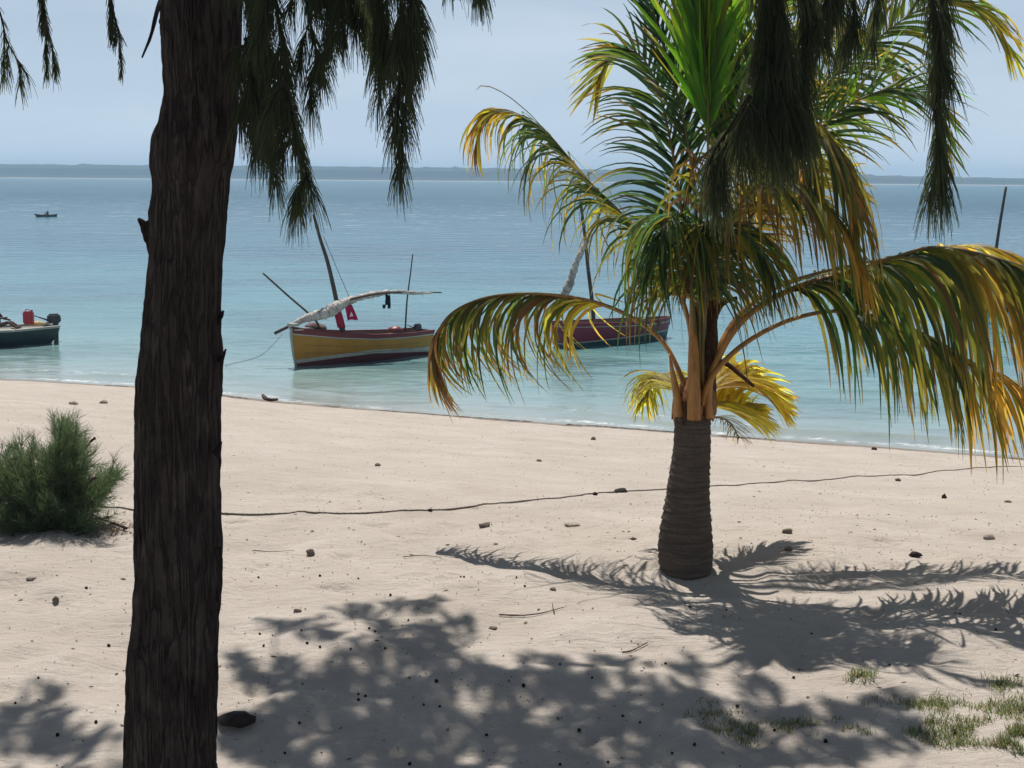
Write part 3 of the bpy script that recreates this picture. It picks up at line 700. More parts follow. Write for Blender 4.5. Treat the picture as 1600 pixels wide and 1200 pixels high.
def needles(name, paths, parent, org, mat=needle_m, ln=.16, wd=.0022, per=260, spread=.5, grav=2.4, col=(.036, .046, .028), cj=.35, wind=(.12, 0, 0), fwd_mix=.9, seg=3):
    """needle branchlets hung along paths: [(points, weight 0..1)]"""
    Vs = []; Fs = []; Cs = []; nb = 0
    for pts, wgt in paths:
        cur, T = resample(pts, 40); n_ = int(per * T * wgt) + 4
        for _ in range(n_):
            t = rnd.random() ** .85; k = t * 39; k0 = min(38, int(k)); p = cur[k0].lerp(cur[k0 + 1], k - k0)
            tg = (cur[k0 + 1] - cur[k0]).normalized()
            rv = Vector((rnd.gauss(0, 1), rnd.gauss(0, 1), rnd.gauss(0, 1))).normalized()
            d_ = (tg * fwd_mix + rv * spread).normalized()
            l_ = ln * rnd.uniform(.55, 1.25); st = l_ / seg
            q_ = p.copy(); pth = [q_.copy()]
            for j in range(seg):
                d_ = (d_ + Vector((wind[0], wind[1], -grav)) * (st / ln) * .55).normalized(); q_ = q_ + d_ * st; pth.append(q_.copy())
            wv = d_.cross(Vector((rnd.gauss(0, .5), -1, rnd.gauss(0, .5)))).normalized()
            w_ = wd * rnd.uniform(.7, 1.2); br = rnd.uniform(1 - cj, 1 + cj); b0 = nb
            for j, x in enumerate(pth):
                ww = w_ * (1 - .6 * j / seg)
                Vs.append(tuple(x + wv * ww - org)); Vs.append(tuple(x - wv * ww - org)); nb += 2
                cc = (col[0] * br, col[1] * br, col[2] * br, 1); Cs.append(cc); Cs.append(cc)
            for j in range(seg): Fs.append((b0 + j * 2, b0 + j * 2 + 1, b0 + j * 2 + 3, b0 + j * 2 + 2))
    o = np_obj(name, Vs, Fs, mat, parent, attrs={'col': ('FLOAT_COLOR', Cs)})
    tag(o, kind='stuff'); return o

def hang(pts, width, dep=4.2, per=640, ln=.13, dens=1.0, branch=True, rad=.006, col=(.036, .046, .028), wd=.0016, spread=.55, subs=None):
    """one drooping branch: px path, width px, needle cloud made of several side twigs"""
    c3 = [P(x, y, dep + rnd.uniform(-.04, .04)) for x, y in pts]
    cur, T = resample(catmull(c3, 30), 24)
    br = MB(); br.tube([p - tb for p in cur], [rad * (1 - .75 * i / 23) + .0012 for i in range(24)], 6)
    paths = [(cur, .5)]
    w3 = width / 2 * dep / F
    ns = subs if subs is not None else max(3, int(T / .07))
    for k in range(ns):
        t = (k + rnd.random()) / ns; p = cur[min(23, int(t * 23))]
        of = Vector((rnd.uniform(-1, 1) * w3, rnd.uniform(-1, 1) * w3, -rnd.uniform(.05, .16)))
        mid_ = p + of * .55 + Vector((0, 0, .02)); tw = [p, mid_, p + of]
        c2 = catmull(tw, 8); br.tube([x - tb for x in c2], [.0028 * (1 - .6 * i / 7) for i in range(8)], 4)
        paths.append((c2, 1.0))
    b = br.build('branch', cbark, cas)
    needles('needles', paths, b, tb, per=per * dens, ln=ln, wd=wd, col=col, spread=spread)
    return b
# right of the trunk
hang([(372, -80), (386, -20), (394, 60), (392, 130), (396, 185)], 50, 4.9)
hang([(392, -80), (402, -20), (412, 60), (416, 120), (424, 175)], 64, 4.75, dens=1.2)
hang([(384, 60), (390, 110), (398, 160), (410, 190)], 44, 4.8)
hang([(500, -90), (508, -40), (514, 0), (520, 40)], 60, 4.65, dens=1.1)
hang([(640, -90), (646, -30), (648, 20), (640, 60)], 40, 4.45, dens=1.2)
hang([(575, -90), (584, -50), (590, -10), (594, 25)], 60, 4.55, dens=1.2)
hang([(420, -80), (430, 0), (442, 80), (446, 130), (452, 160)], 80, 4.6, dens=1.3)
hang([(470, -80), (478, 0), (490, 60), (498, 110)], 70, 4.7)
hang([(440, 110), (452, 160), (468, 230), (476, 262), (488, 300)], 62, 4.5, dens=1.25)
hang([(400, 150), (405, 190), (418, 215)], 50, 4.6, dens=.8)
hang([(395, 40), (404, 110), (408, 160), (404, 210)], 46, 4.8)
hang([(520, -90), (535, -30), (548, 10), (558, 45)], 90, 4.6, dens=1.5)
hang([(556, -90), (566, -30), (578, 10), (588, 60)], 40, 4.7, dens=.9)
hang([(615, -90), (625, -20), (628, 40), (620, 80)], 80, 4.4, dens=1.7)
hang([(600, -60), (606, 40), (600, 80), (598, 105)], 30, 4.5, dens=.7)
hang([(628, 100), (622, 170), (622, 182), (630, 200)], 34, 4.4, dens=1.0, subs=5)
hang([(728, -120), (735, -90), (742, -55)], 40, 4.6)
hang([(700, -120), (700, -90), (706, -60)], 30, 4.6, dens=.6)
# left sprigs
hang([(-30, -60), (0, 20), (10, 62), (24, 88), (44, 120)], 16, 4.6, dens=.45, ln=.07, subs=5, rad=.003)
hang([(60, -80), (66, 0), (74, 45), (82, 78)], 8, 4.6, dens=1.0, ln=.05, subs=6)
hang([(166, -60), (174, 5), (184, 45), (190, 62)], 7, 4.6, dens=.8, ln=.045, subs=5)
ct([P(262, -30, 4.9), P(246, 15, 4.7), P(236, 55, 4.65), (P(222, 90, 4.62))], [.004, .006, .007, .007, .007, .008, .008, .008, .007, .007, .006, .005, .004, .003], 'bare_twig', jit=.1)
# right: heavy dark masses hanging in front of the palm
for pts, w_, dn_ in [([(1186, -100), (1192, 0), (1196, 80), (1192, 160)], 64, 1.9), ([(1205, -100), (1215, 0), (1225, 90), (1222, 170)], 84, 2.0),
                     ([(1255, -100), (1262, 0), (1262, 60), (1258, 110)], 60, 1.4), ([(1180, 100), (1188, 150), (1200, 200), (1206, 240)], 80, 1.4), ([(1172, 150), (1140, 200), (1112, 240), (1100, 275)], 36, .9),
                     ([(1180, 150), (1160, 190), (1136, 225), (1120, 250)], 50, .9), ([(1225, 100), (1236, 150), (1242, 190), (1248, 215)], 46, .8),
                     ([(1328, -80), (1332, -10), (1338, 30), (1336, 60)], 44, .8), ([(1366, -80), (1370, -20), (1372, 5)], 18, .5),
                     ([(1292, -80), (1296, -30), (1292, 5)], 40, .8),
                     ([(1470, -100), (1472, 0), (1470, 60), (1462, 120), (1462, 160)], 34, 1.1), ([(1452, -100), (1456, 0), (1460, 50)], 24, .7), ([(1462, 170), (1466, 215), (1470, 240), (1474, 262)], 40, 1.1)]:
    hang(pts, w_, 3.9, dens=dn_)
# limbs and crown overhead, where the ground shade says they are
crown_pts = []
def shade(px, py, rx, ry, n_, h0=7.0, h1=9.5):
    n_ = int(n_ * 1.9)
    for _ in range(n_):
        an = rnd.uniform(0, 2 * math.pi); rr = math.sqrt(rnd.random())
        g_ = on_z(px + rx * rr * math.cos(an), py + ry * rr * math.sin(an), 0.0)
        h_ = rnd.uniform(h0, h1); p = g_ + SUN * (h_ / SUN.z); crown_pts.append(p)
for a_ in [(455, 985, 28, 10, 4), (500, 1005, 34, 10, 5), (560, 962, 34, 8, 4), (600, 985, 28, 14, 5), (660, 958, 42, 10, 7), (640, 1005, 55, 22, 14), (710, 982, 36, 6, 4), (600, 1040, 70, 22, 14), (690, 1040, 40, 30, 12),
           (400, 1040, 60, 10, 5), (450, 1070, 90, 22, 20), (560, 1085, 90, 26, 20), (680, 1090, 70, 30, 18), (780, 1065, 55, 14, 10), (860, 1045, 44, 12, 7), (960, 1045, 60, 10, 7), (1075, 1050, 34, 12, 6), (850, 1090, 90, 22, 18),
           (960, 1085, 80, 18, 12), (1050, 1110, 90, 18, 14), (1190, 1080, 34, 7, 4), (1150, 1130, 120, 22, 24), (1300, 1130, 90, 16, 14), (1390, 1110, 40, 10, 5), (1400, 1160, 60, 18, 10), (900, 1140, 150, 24, 30),
           (700, 1140, 150, 24, 30), (500, 1140, 130, 26, 26), (390, 1160, 60, 26, 12), (1050, 1185, 200, 24, 40), (800, 1195, 160, 22, 30), (550, 1195, 160, 24, 30), (1300, 1190, 100, 20, 16), (40, 1110, 60, 14, 8), (30, 1160, 90, 26, 16), (130, 1170, 60, 14, 7), (60, 1078, 30, 6, 2),
           (800, 1290, 700, 60, 110), (100, 1260, 200, 50, 30), (700, 1420, 900, 90, 110)]:  # below the frame: extra unseen canopy added to reduce sky fill
    shade(*a_)
for _ in range(260):     # unseen foliage added over and behind the viewpoint to cut sky fill
    an = rnd.uniform(0, 2 * math.pi); rr = 5.5 * math.sqrt(rnd.random())
    crown_pts.append(Vector((.5 + rr * math.cos(an) * 1.3, 1.5 + rr * math.sin(an), rnd.uniform(6.5, 11))))
limb_tips = []
top = Vector((first.x + .4, TD + .3, 7.0))
cb = MB()
# a few limbs reach to clusters of crown points
cl = [crown_pts[i] for i in range(0, len(crown_pts), 60)]
for c_ in cl:
    s_ = Vector((first.x + .3, TD + .2, rnd.uniform(6.0, 9.5)))
    mid_ = s_.lerp(c_, .55) + Vector((0, 0, .6)); cur = resample(catmull([s_, mid_, c_], 16), 14)[0]
    cb.tube([x - tb for x in cur], [.045 * (1 - .85 * i / 13) for i in range(14)], 6)
for p in [(700, -500, 4.8), (1200, -460, 4.2), (1480, -430, 4.1), (480, -420, 4.8), (60, -300, 4.7)]:
    c_ = P(*p); s_ = Vector((first.x + .3, TD + .05, c_.z + .3)); mid_ = s_.lerp(c_, .5) + Vector((0, 0, .25)); cur = resample(catmull([s_, mid_, c_], 16), 14)[0]
    cb.tube([x - tb for x in cur], [.04 * (1 - .7 * i / 13) for i in range(14)], 6)
for x, dp in [(420, 4.7), (470, 4.7), (540, 4.6), (620, 4.4), (1160, 3.9), (1210, 3.9), (1258, 3.9), (1335, 3.9), (1366, 3.9), (1470, 3.9), (1450, 3.9), (-20, 4.6), (62, 4.6), (168, 4.6), (730, 4.6), (700, 4.6), (1292, 3.9)]:
    a0 = P(x, -60, dp); b0_ = P(x * .97 + 20, -430, dp + .1)
    cur = resample(catmull([b0_, a0.lerp(b0_, .5) + Vector((.03, 0, .02)), a0], 10), 10)[0]
    cb.tube([y - tb for y in cur], [.012 * (1 - .5 * i / 9) for i in range(10)], 5)
crown_b = cb.build('crown_branches', cbark, cas)
paths = []
for p in crown_pts:
    d_ = Vector((rnd.gauss(0, .25), rnd.gauss(0, .25), -1)); paths.append(([p + Vector((0, 0, .25)), p, p + d_ * .3], 1.0))
needles('crown_foliage', paths, cas, tb, per=80, ln=.20, wd=.0075, spread=.6, seg=2)

# ------------------------------------------------------------------ young casuarina bush
bb = ground(85, 822)
bush = empty('casuarina_bush', bb, 'low feathery green casuarina bush at the left edge of the sand', 'bush')
BD = (bb - cam_pos).dot(fwd)
stem_m = simple('bush_stem', (.075, .048, .035, 1), .9, .4, 20, .6, .006, .1)
mb = MB(); paths = []
tips = []
for (x, y, w_, n_) in [(100, 640, 26, 12), (112, 660, 30, 12), (75, 680, 20, 9), (135, 690, 22, 9), (30, 680, 24, 12), (12, 720, 30, 14), (165, 712, 20, 9), (180, 722, 8, 5), (90, 740, 60, 36), (40, 760, 45, 26), (110, 780, 50, 26), (150, 735, 20, 8), (60, 800, 60, 26), (-20, 700, 30, 12), (-40, 760, 40, 14), (0, 795, 40, 14), (125, 815, 30, 10), (100, 700, 36, 14)]:
    for _ in range(n_): tips.append((x + rnd.gauss(0, w_ * .5), y + 26 + rnd.gauss(0, w_ * .45)))
for (x, y) in tips:
    dd = rnd.uniform(-.38, .38); tip = P(x, min(y, 818), BD + dd) - bb
    root = Vector((rnd.uniform(-.1, .1), rnd.uniform(-.1, .1), 0))
    k = rnd.uniform(.25, .6); md = root.lerp(tip, .5) + Vector((0, 0, -.06))
    cur = resample(catmull([root, md, tip], 12), 12)[0]
    mb.tube(cur, [.007 * (1 - .75 * i / 11) for i in range(12)], 5)
    paths.append((cur[4:], 1.0))
    for _ in range(4):
        i0 = rnd.randrange(5, 11); a0 = cur[i0]; dr = (cur[i0 + 1] - cur[i0]).normalized()
        e0 = a0 + (dr + Vector((rnd.gauss(0, .5), rnd.gauss(0, .5), rnd.gauss(.1, .4)))).normalized() * rnd.uniform(.1, .2)
        paths.append((resample([a0, e0], 4)[0], 1.0))
mb.build('stem', stem_m, bush)
needles('foliage', paths, bush, Vector((0, 0, 0)), bush_m, ln=.10, wd=.0017, per=190, spread=.7, grav=-.10, col=(.085, .125, .070), cj=.6, wind=(.05, 0, 0), fwd_mix=.8, seg=2)
for pts in ([(128, 770), (138, 758), (145, 748), (155, 745)], [(133, 700), (140, 692), (146, 686), (149, 684)], [(150, 812), (165, 818), (178, 822), (198, 830)], [(140, 806), (152, 812), (158, 815), (170, 812)]):
    c3 = [P(x, y, BD - .15) - bb for x, y in pts]
    if pts[0][0] in (150, 140): c3 = [ground(x, y) + Vector((0, 0, .025)) - bb for x, y in pts]
    b_ = MB(); cur = resample(catmull(c3, 14), 12)[0]
    b_.tube(cur, [.009 + .004 * math.sin(i) + (.008 if i > 9 else 0) for i in range(12)], 7, jit=.2); b_.build('dead_twig', stem_m, bush)

# ------------------------------------------------------------------ boats
def paint(name, col, rough=.45, var=.18, grime=(.10, .08, .06, 1)):
    q = M(name); v = q.coord()
    n1 = q.noise(2.5, 6, v, .65); n2 = q.noise(18, 6, q.coord((1, 1, .3)), .75)
    dark = tuple(c * (1 - var) for c in col[:3]) + (1,)
    c = q.mix(q.ramp(n1, (.35, 0.0), (.65, 1.0)), col, dark)
    c = q.mix(q.ramp(n2, (.56, 0.0), (.72, .7)), c, grime)
    return q.done(q.pbr(c, rough, .4, q.bump(n2, .3, .006)))
p_yel = paint('paint_yellow', (.42, .19, .012, 1)); p_red = paint('paint_red', (.17, .018, .024, 1)); p_dred = paint('paint_dark_red', (.12, .022, .02, 1))
p_wht = paint('paint_white', (.42, .41, .37, 1)); p_teal = paint('paint_teal', (.030, .085, .095, 1)); p_mag = paint('paint_magenta', (.20, .014, .040, 1))
p_dgr = paint('paint_dark_green', (.018, .040, .038, 1)); p_wood = paint('boat_wood', (.20, .13, .08, 1), .8, .3)
wood_m = simple('spar_wood', (.085, .065, .055, 1), .85, .35, 10, .5, .01, .15, (1, 1, .3))
sail_m = simple('sail_canvas', (.52, .48, .44, 1), .95, .22, 5, .8, .03, .1, grime=(.22, .19, .16, 1))
blk_m = simple('outboard_plastic', (.02, .022, .026, 1), .4, .2, 6, .1, .002, .5)
pink_m = simple('pink_cloth', (.42, .015, .075, 1), .9, .2, 12, .4, .01, .1)
blkcloth_m = simple('black_cloth', (.012, .014, .016, 1), .95, .2, 12, .4, .01, .05)
whcloth_m = simple('white_cloth', (.7, .68, .66, 1), .9, .1, 12, .2, .005, .1)
rope_m = simple('old_rope', (.20, .17, .14, 1), .95, .35, 60, .8, .01, .05)

def hull(root, Ln, beam, sheer, bands, mats, keel=-.25, bowrake=.12, sternrake=.10, transom=.62, nst=36, inner=None, side_name='hull', fl=.30):
    """x runs bow (0) -> stern (Ln). bands: list of (fraction function of t -> z) bottom to top; mats per band gap"""
    V = []; FM = []; Fc = []
    nb = len(bands); rows = nb + 1
    def hb(t, z, top):
        pl = math.sin(min(1, t / .55) * math.pi / 2) ** .75
        aft = 1 - (1 - transom) * max(0, (t - .55) / .45) ** 1.8
        f = max(0, (z - keel) / (top - keel)); return beam / 2 * pl * aft * (.32 + .68 * f ** .55) if f > 0 else 0.02
    prof = []
    for i in range(nst):
        t = i / (nst - 1); t = t ** 1.15; top = bands[-1](t)
        zs = [keel] + [b_(t) for b_ in bands]
        row = []
        for z in zs:
            f = (z - keel) / (top - keel)
            x = t * Ln - bowrake * f * (1 - t) ** 2 * 1.0 + sternrake * (f - .5) * max(0, (t - .6) / .4) + (0.12 * (1 - f) ** 2) * (1 - t) ** 4
            row.append((x, hb(t, z, top) if i else .012, z))
        prof.append(row)
    R_ = len(prof[0])
    for s_ in (-1, 1):
        b0 = len(V)
        for row in prof:
            for (x, y, z) in row: V.append((x, s_ * y, z))
        for i in range(nst - 1):
            for k in range(R_ - 1):
                a_ = b0 + i * R_ + k; f_ = (a_, a_ + R_, a_ + R_ + 1, a_ + 1)
                Fc.append(f_ if s_ < 0 else f_[::-1]); FM.append(min(k, len(mats) - 1))
    n1 = nst * R_
    # stem and transom closures
    for k in range(R_ - 1):
        Fc.append((k, k + 1, n1 + k + 1, n1 + k)); FM.append(min(k, len(mats) - 1))
        a_ = (nst - 1) * R_ + k; Fc.append((a_, n1 + a_, n1 + a_ + 1, a_ + 1)); FM.append(min(k, len(mats) - 1))
    h_ = mesh_obj(side_name, V, Fc, None, root, True, mats, FM)
    e_ = h_.modifiers.new('edges', 'EDGE_SPLIT'); e_.split_angle = R(40)
    # inner skin, deck and gunwale
    V = []; Fc = []; zt_ = [bands[-1](((i / (nst - 1)) ** 1.15)) for i in range(nst)]
    for i, row in enumerate(prof):
        x, y, z = row[-1]; y = max(.004, y - .03)
        V += [(x, -y, z - .004), (x, -y * .8, z - fl), (x, y * .8, z - fl), (x, y, z - .004)]
    for i in range(nst - 1):
        for k in range(3):
            a_ = i * 4 + k; Fc.append((a_, a_ + 1, a_ + 5, a_ + 4))
    mesh_obj('inner_lining', V, Fc, inner or p_wood, root)
    for s_ in (-1, 1):
        g_ = MB(); g_.tube([Vector((r_[-1][0], s_ * (r_[-1][1]), r_[-1][2] + .012)) for r_ in prof], .032, 6, flat=.7); g_.build('gunwale', mats[-1], root)
    return prof
def frame_from(bow_px, stern_px):
    B = on_z(*bow_px, WZ); S = on_z(*stern_px, WZ); d_ = S - B
    return B, S, d_.length, math.atan2(d_.y, d_.x)
def loc(root, p):      # world point -> root local (root rotated about z)
    v_ = p - Vector(root.location); a_ = -root.rotation_euler.z
    return Vector((v_.x * math.cos(a_) - v_.y * math.sin(a_), v_.x * math.sin(a_) + v_.y * math.cos(a_), v_.z))
def depth(p): return (p - cam_pos).dot(fwd)

def spar(root, name, pts, r0, r1, mat, n_=24, sides_=8, jit=0, flat=1):
    cur = resample(catmull(pts, 30), n_)[0] if len(pts) > 2 else resample(pts, n_)[0]
    mb = MB(); mb.tube(cur, [r0 + (r1 - r0) * i / (n_ - 1) for i in range(n_)], sides_, jit=jit, flat=flat)
    return mb.build(name, mat, root)
def furled(root, name, pts, rads, n_=90):
    cur = resample(catmull(pts, 60), n_)[0]
    fr = np.interp(np.linspace(0, 1, n_), np.linspace(0, 1, len(rads)), rads)
    rr = [float(fr[i]) * (1 + .10 * math.sin(i * 1.25) + .25 * vnoise(i * .23, 0, 2)) for i in range(n_)]
    mb = MB(); mb.tube(cur, rr, 10, jit=.16)
    for k in range(0, n_, 6):     # lashings
        pass
    o = mb.build(name, sail_m, root)
    lb = MB()
    for k in range(3, n_ - 3, 5):
        d_ = (cur[k + 1] - cur[k]).normalized()
        lb.tube([cur[k] - d_ * .008, cur[k] + d_ * .008], rr[k] * 1.04, 10)
        if k % 2: 
            lb.tube([cur[k], cur[k] + Vector((.01, 0, -rr[k] * 1.2 - rnd.uniform(.02, .08)))], .006, 4)
    lb.build('sail_lashings', rope_m, o)
    return o
def outboard(root, p, s=1.0, rz=0, leg=True, tilt=0):
    """a small outboard motor: a part group as one thing part; origin p is transom top"""
    rot = Matrix.Rotation(rz, 3, 'Z') @ Matrix.Rotation(tilt, 3, 'Y')
    bmx = bmesh.new()
    bmesh.ops.create_cube(bmx, size=1)
    for v_ in bmx.verts:
        v_.co.x *= .48 * s * (1 if v_.co.z < 0 else .86); v_.co.y *= .27 * s * (1 if v_.co.z < 0 else .8); v_.co.z *= .32 * s
    bmesh.ops.bevel(bmx, geom=bmx.edges[:], offset=.055 * s, segments=3, affect='EDGES')
    for v_ in bmx.verts: v_.co = Vector(p) + rot @ (v_.co + Vector((.10 * s, 0, .22 * s)))
    me = bpy.data.meshes.new('outboard_motor'); bmx.to_mesh(me); bmx.free(); me.materials.append(blk_m)
    cowl = bpy.data.objects.new('outboard_motor', me); link(cowl); cowl.parent = root
    mb = MB(); mb.box(Vector(p) + rot @ Vector((.16 * s, 0, -.30 * s)), (.13 * s, .09 * s, .85 * s), rot=rot, taper=1.3)
    mb.box(Vector(p) + rot @ Vector((.20 * s, 0, -.62 * s)), (.36 * s, .20 * s, .02 * s), rot=rot)
    mb.tube([Vector(p) + rot @ Vector((.02 * s, 0, -.80 * s)), Vector(p) + rot @ Vector((.40 * s, 0, -.80 * s))], [.035 * s, .05 * s], 8)
    for k in range(3):
        r2 = rot @ Matrix.Rotation(k * 2.094, 3, 'X'); mb.box(Vector(p) + r2 @ Vector((0, 0, .08 * s)) + rot @ Vector((.42 * s, 0, -.80 * s)), (.015, .06 * s, .13 * s), rot=r2)
    mb.build('motor_leg', blk_m, cowl, False)
    mb = MB(); mb.tube([Vector(p) + rot @ Vector((-.10 * s, 0, .16 * s)), Vector(p) + rot @ Vector((-.55 * s, .05 * s, .34 * s))], [.028 * s, .02 * s], 8)
    mb.build('tiller_handle', blk_m, cowl)
    return cowl
def cloth(name, top_pts, h_, mat, parent, flare=1.25, cells=7, flap=.05):
    """hanging cloth between two top points"""
    a_, b_ = top_pts; V = []; n_ = cells + 1
    for i in range(n_):
        f = i / cells
        for j in range(n_):
            g_ = j / cells; w_ = 1 + (flare - 1) * f
            p = a_.lerp(b_, .5 + (g_ - .5) * w_) + Vector((f * flap, math.sin(g_ * 7 + f * 3) * .05 * (f + .2), -h_ * f + .03 * math.sin(g_ * 6)))
            V.append(p)
    Fc = [(i * n_ + j, i * n_ + j + 1, (i + 1) * n_ + j + 1, (i + 1) * n_ + j) for i in range(cells) for j in range(cells)]
    o = mesh_obj(name, V, Fc, mat, parent); s_ = o.modifiers.new('thick', 'SOLIDIFY'); s_.thickness = .015
    return o

# --- yellow and red sailing dhow
B, S, Ln, rz = frame_from((460, 573), (664, 552))
dhow = empty('sailing_dhow', B, 'yellow and red sailing boat with white stripes, furled sail and leaning mast', 'boat', 'boats moored off the beach', rz)
def zi(tt, vals): return lambda t: float(np.interp(t, tt, vals))
T4 = [0, .25, .5, .75, 1]
bands = [zi(T4, [.0, .0, .0, .0, .0]), zi(T4, [.10, .20, .26, .18, .10]), zi(T4, [.21, .31, .38, .32, .26]), zi(T4, [1.0, .82, .70, .66, .66]), zi(T4, [1.04, .86, .735, .695, .70]), zi(T4, [1.22, 1.0, .86, .80, .80])]
hull(dhow, Ln, 1.5, None, bands, [p_dred, p_dred, p_wht, p_yel, p_wht, p_red], transom=.6)
sb = MB(); sb.tube([Vector((-.07, 0, 1.30)), Vector((-.11, 0, 1.0)), Vector((-.04, 0, .4)), Vector((.10, 0, -.2))], [.05, .045, .04, .04], 8); sb.build('stem_post', p_wht, dhow)
sb = MB(); sb.box((.28, 0, 1.15), (.62, .42, .04)); sb.box((-.02, 0, 1.30), (.20, .34, .08)); sb.build('bow_deck', p_wht, dhow, False)
for x in (.9, 1.9, 2.9, 3.8):
    sb = MB(); sb.box((x * Ln / 5, 0, .70 if x > 1 else .86), (.22, 1.15 if 1 < x < 3.5 else .8, .04)); sb.build('thwart', p_wood, dhow, False)
Dm = depth(B) + 1.0
def dp(px, py, off=0.0): return loc(dhow, P(px, py, Dm + off))
spar(dhow, 'mast', [dp(537, 528), dp(524, 462), dp(512, 410), dp(500, 372), dp(490, 335)], .085, .045, wood_m)
yd = spar(dhow, 'yard', [dp(429, 521, -1.1), dp(480, 496, -.8), dp(535, 472, -.3), dp(590, 459, .2), dp(640, 457, .8), dp(690, 457, 1.3)], .05, .02, wood_m)
furled(dhow, 'furled_sail', [dp(450, 510, -1.1), dp(480, 497, -.9), dp(510, 489, -.6), dp(532, 477, -.3), dp(555, 467, 0), (dp(590, 459, .3)), dp(618, 456, .6), dp(650, 458, .9), dp(676, 458, 1.1)], [.07, .10, .16, .18, .11, .10, .08, .065, .05, .02])
spar(dhow, 'boat_pole', [dp(411, 427, -.6), dp(450, 462, -.6), dp(490, 497, -.6), dp(500, 514, -.6)], .03, .035, wood_m)
spar(dhow, 'boat_pole', [dp(645, 397, 1.2), dp(641, 430, 1.2), dp(636, 470, 1.2), dp(633, 518, 1.2)], .018, .03, wood_m)
spar(dhow, 'stay_rope', [dp(505, 368), dp(525, 416, .2), dp(546, 465, .4)], .012, .012, rope_m, sides_=4)
spar(dhow, 'stay_rope', [dp(530, 475), dp(536, 500, 0), dp(540, 520, 0)], .012, .012, rope_m, sides_=4)
spar(dhow, 'yard_lashing', [dp(527, 476, -.1), dp(531, 471, -.2), dp(537, 474, -.1)], .05, .05, p_dred)
outboard(dhow, dp(650, 517, 1.7) , .62, 0, leg=False)
for z0, z1 in ((.34, .10), (.55, .30), (.78, .50)):
    for s_ in (-1, 1):
        sb = MB(); pl_ = []
        for k in range(12):
            t_ = .06 + k / 12 * .9; x_ = t_ * Ln
            pl = math.sin(min(1, t_ / .55) * math.pi / 2) ** .75; aft = 1 - .4 * max(0, (t_ - .55) / .45) ** 1.8
            top_ = float(np.interp(t_, T4, [1.22, 1.0, .86, .80, .80])); z_ = z0 * top_ / .95; f_ = (z_ + .25) / (top_ + .25)
            pl_.append(Vector((x_ - .12 * f_ * (1 - t_) ** 2, s_ * (.75 * pl * aft * (.32 + .68 * f_ ** .55) + .002), z_)))
        sb.tube(pl_, .006, 4); sb.build('plank_seam', p_wood, dhow)
ac = on_z(352, 571, WZ)
r_ = MB(); pts_ = [P(441, 522, Dm - 1.2), P(425, 540, Dm - 1.6), P(402, 558, Dm - 2.2), ac]
r_.tube([loc(dhow, p) for p in resample(catmull(pts_, 20), 20)[0]], .010, 4); r_.build('mooring_rope', rope_m, dhow)
# clothes and bundles on board: things of their own
def put(o, label, cat, group=None):
    return tag(o, label, cat, group)
W_ = lambda px, py, off=0.0: P(px, py, Dm + off)
def cloth_thing(name, p0, p1, h_, mat, label, cat, **k):
    org = p0.copy(); o = cloth(name, [p0 - org, p1 - org], h_, mat, None, **k); o.location = org; tag(o, label, cat); return o
def decal(parent, V, Fc, mat, name): return mesh_obj(name, V, Fc, mat, parent, False)
pk = cloth_thing('pink_cloth', W_(538, 477, -.25), W_(549, 475, -.15), .48, pink_m, 'bright pink cloth with white mark hanging from the dhow yard right of its mast', 'cloth', flare=1.45, flap=.16)
p0 = W_(538, 477, -.25)
decal(pk, [P(546, 495, Dm - .42) - p0, P(552, 494, Dm - .42) - p0, P(549, 487, Dm - .42) - p0], [(0, 1, 2)], whcloth_m, 'white_mark')
cloth_thing('red_cloth', W_(521, 488, -.2), W_(533, 486, -.15), .50, simple('crimson_cloth', (.42, .03, .07, 1), .9, .2, 12, .4, .01, .1), 'dark pink cloth draped against the foot of the leaning dhow mast', 'cloth', flare=1.0, flap=.14)
bg_ = cloth_thing('black_shorts', W_(602, 461, .25), W_(609, 460, .3), .34, blkcloth_m, 'small black garment hanging from the thin end of the dhow yard', 'clothing', flare=1.2, flap=.02)
for k, (x, y) in enumerate([(600, 479), (608, 479)]):
    lg = MB(); q0 = W_(602, 461, .25); lg.box(P(x, y, Dm + .27) - q0, (.09, .05, .12)); lg.build('trouser_leg', blkcloth_m, bg_, False)
def heap(name, c_, sx_, sy_, sz_, mat, label, cat, seed=0, lumpy=.35, group=None, parent=None, sub=2, kind_=None):
    bmx = bmesh.new(); bmesh.ops.create_icosphere(bmx, subdivisions=sub, radius=1)
    for v_ in bmx.verts:
        n_ = 1 + lumpy * mnoise.noise(v_.co * 1.7 + Vector((seed * 3.1, seed, 0))) + lumpy * .5 * mnoise.noise(v_.co * 4 + Vector((seed, 0, 5)))
        v_.co = Vector((v_.co.x * sx_ * n_, v_.co.y * sy_ * n_, max(v_.co.z, -.35) * sz_ * n_))
    me = bpy.data.meshes.new(name); bmx.to_mesh(me); bmx.free(); me.materials.append(mat)
    me.polygons.foreach_set('use_smooth', [True] * len(me.polygons))
    o = bpy.data.objects.new(name, me); link(o); o.location = c_
    if parent: o.parent = parent
    if label: tag(o, label, cat, group)
    return o
heap('canvas_bundle', W_(492, 513, -.3), .34, .3, .17, simple('brown_canvas', (.16, .11, .10, 1), .95, .4, 8, .8, .03), 'brown canvas bundle on the foredeck of the yellow dhow', 'bundle', 3)
heap('red_bag', W_(617, 516, .9), .28, .2, .13, p_red, 'red lumpy bag inside the stern half of the yellow dhow', 'bag', 4)

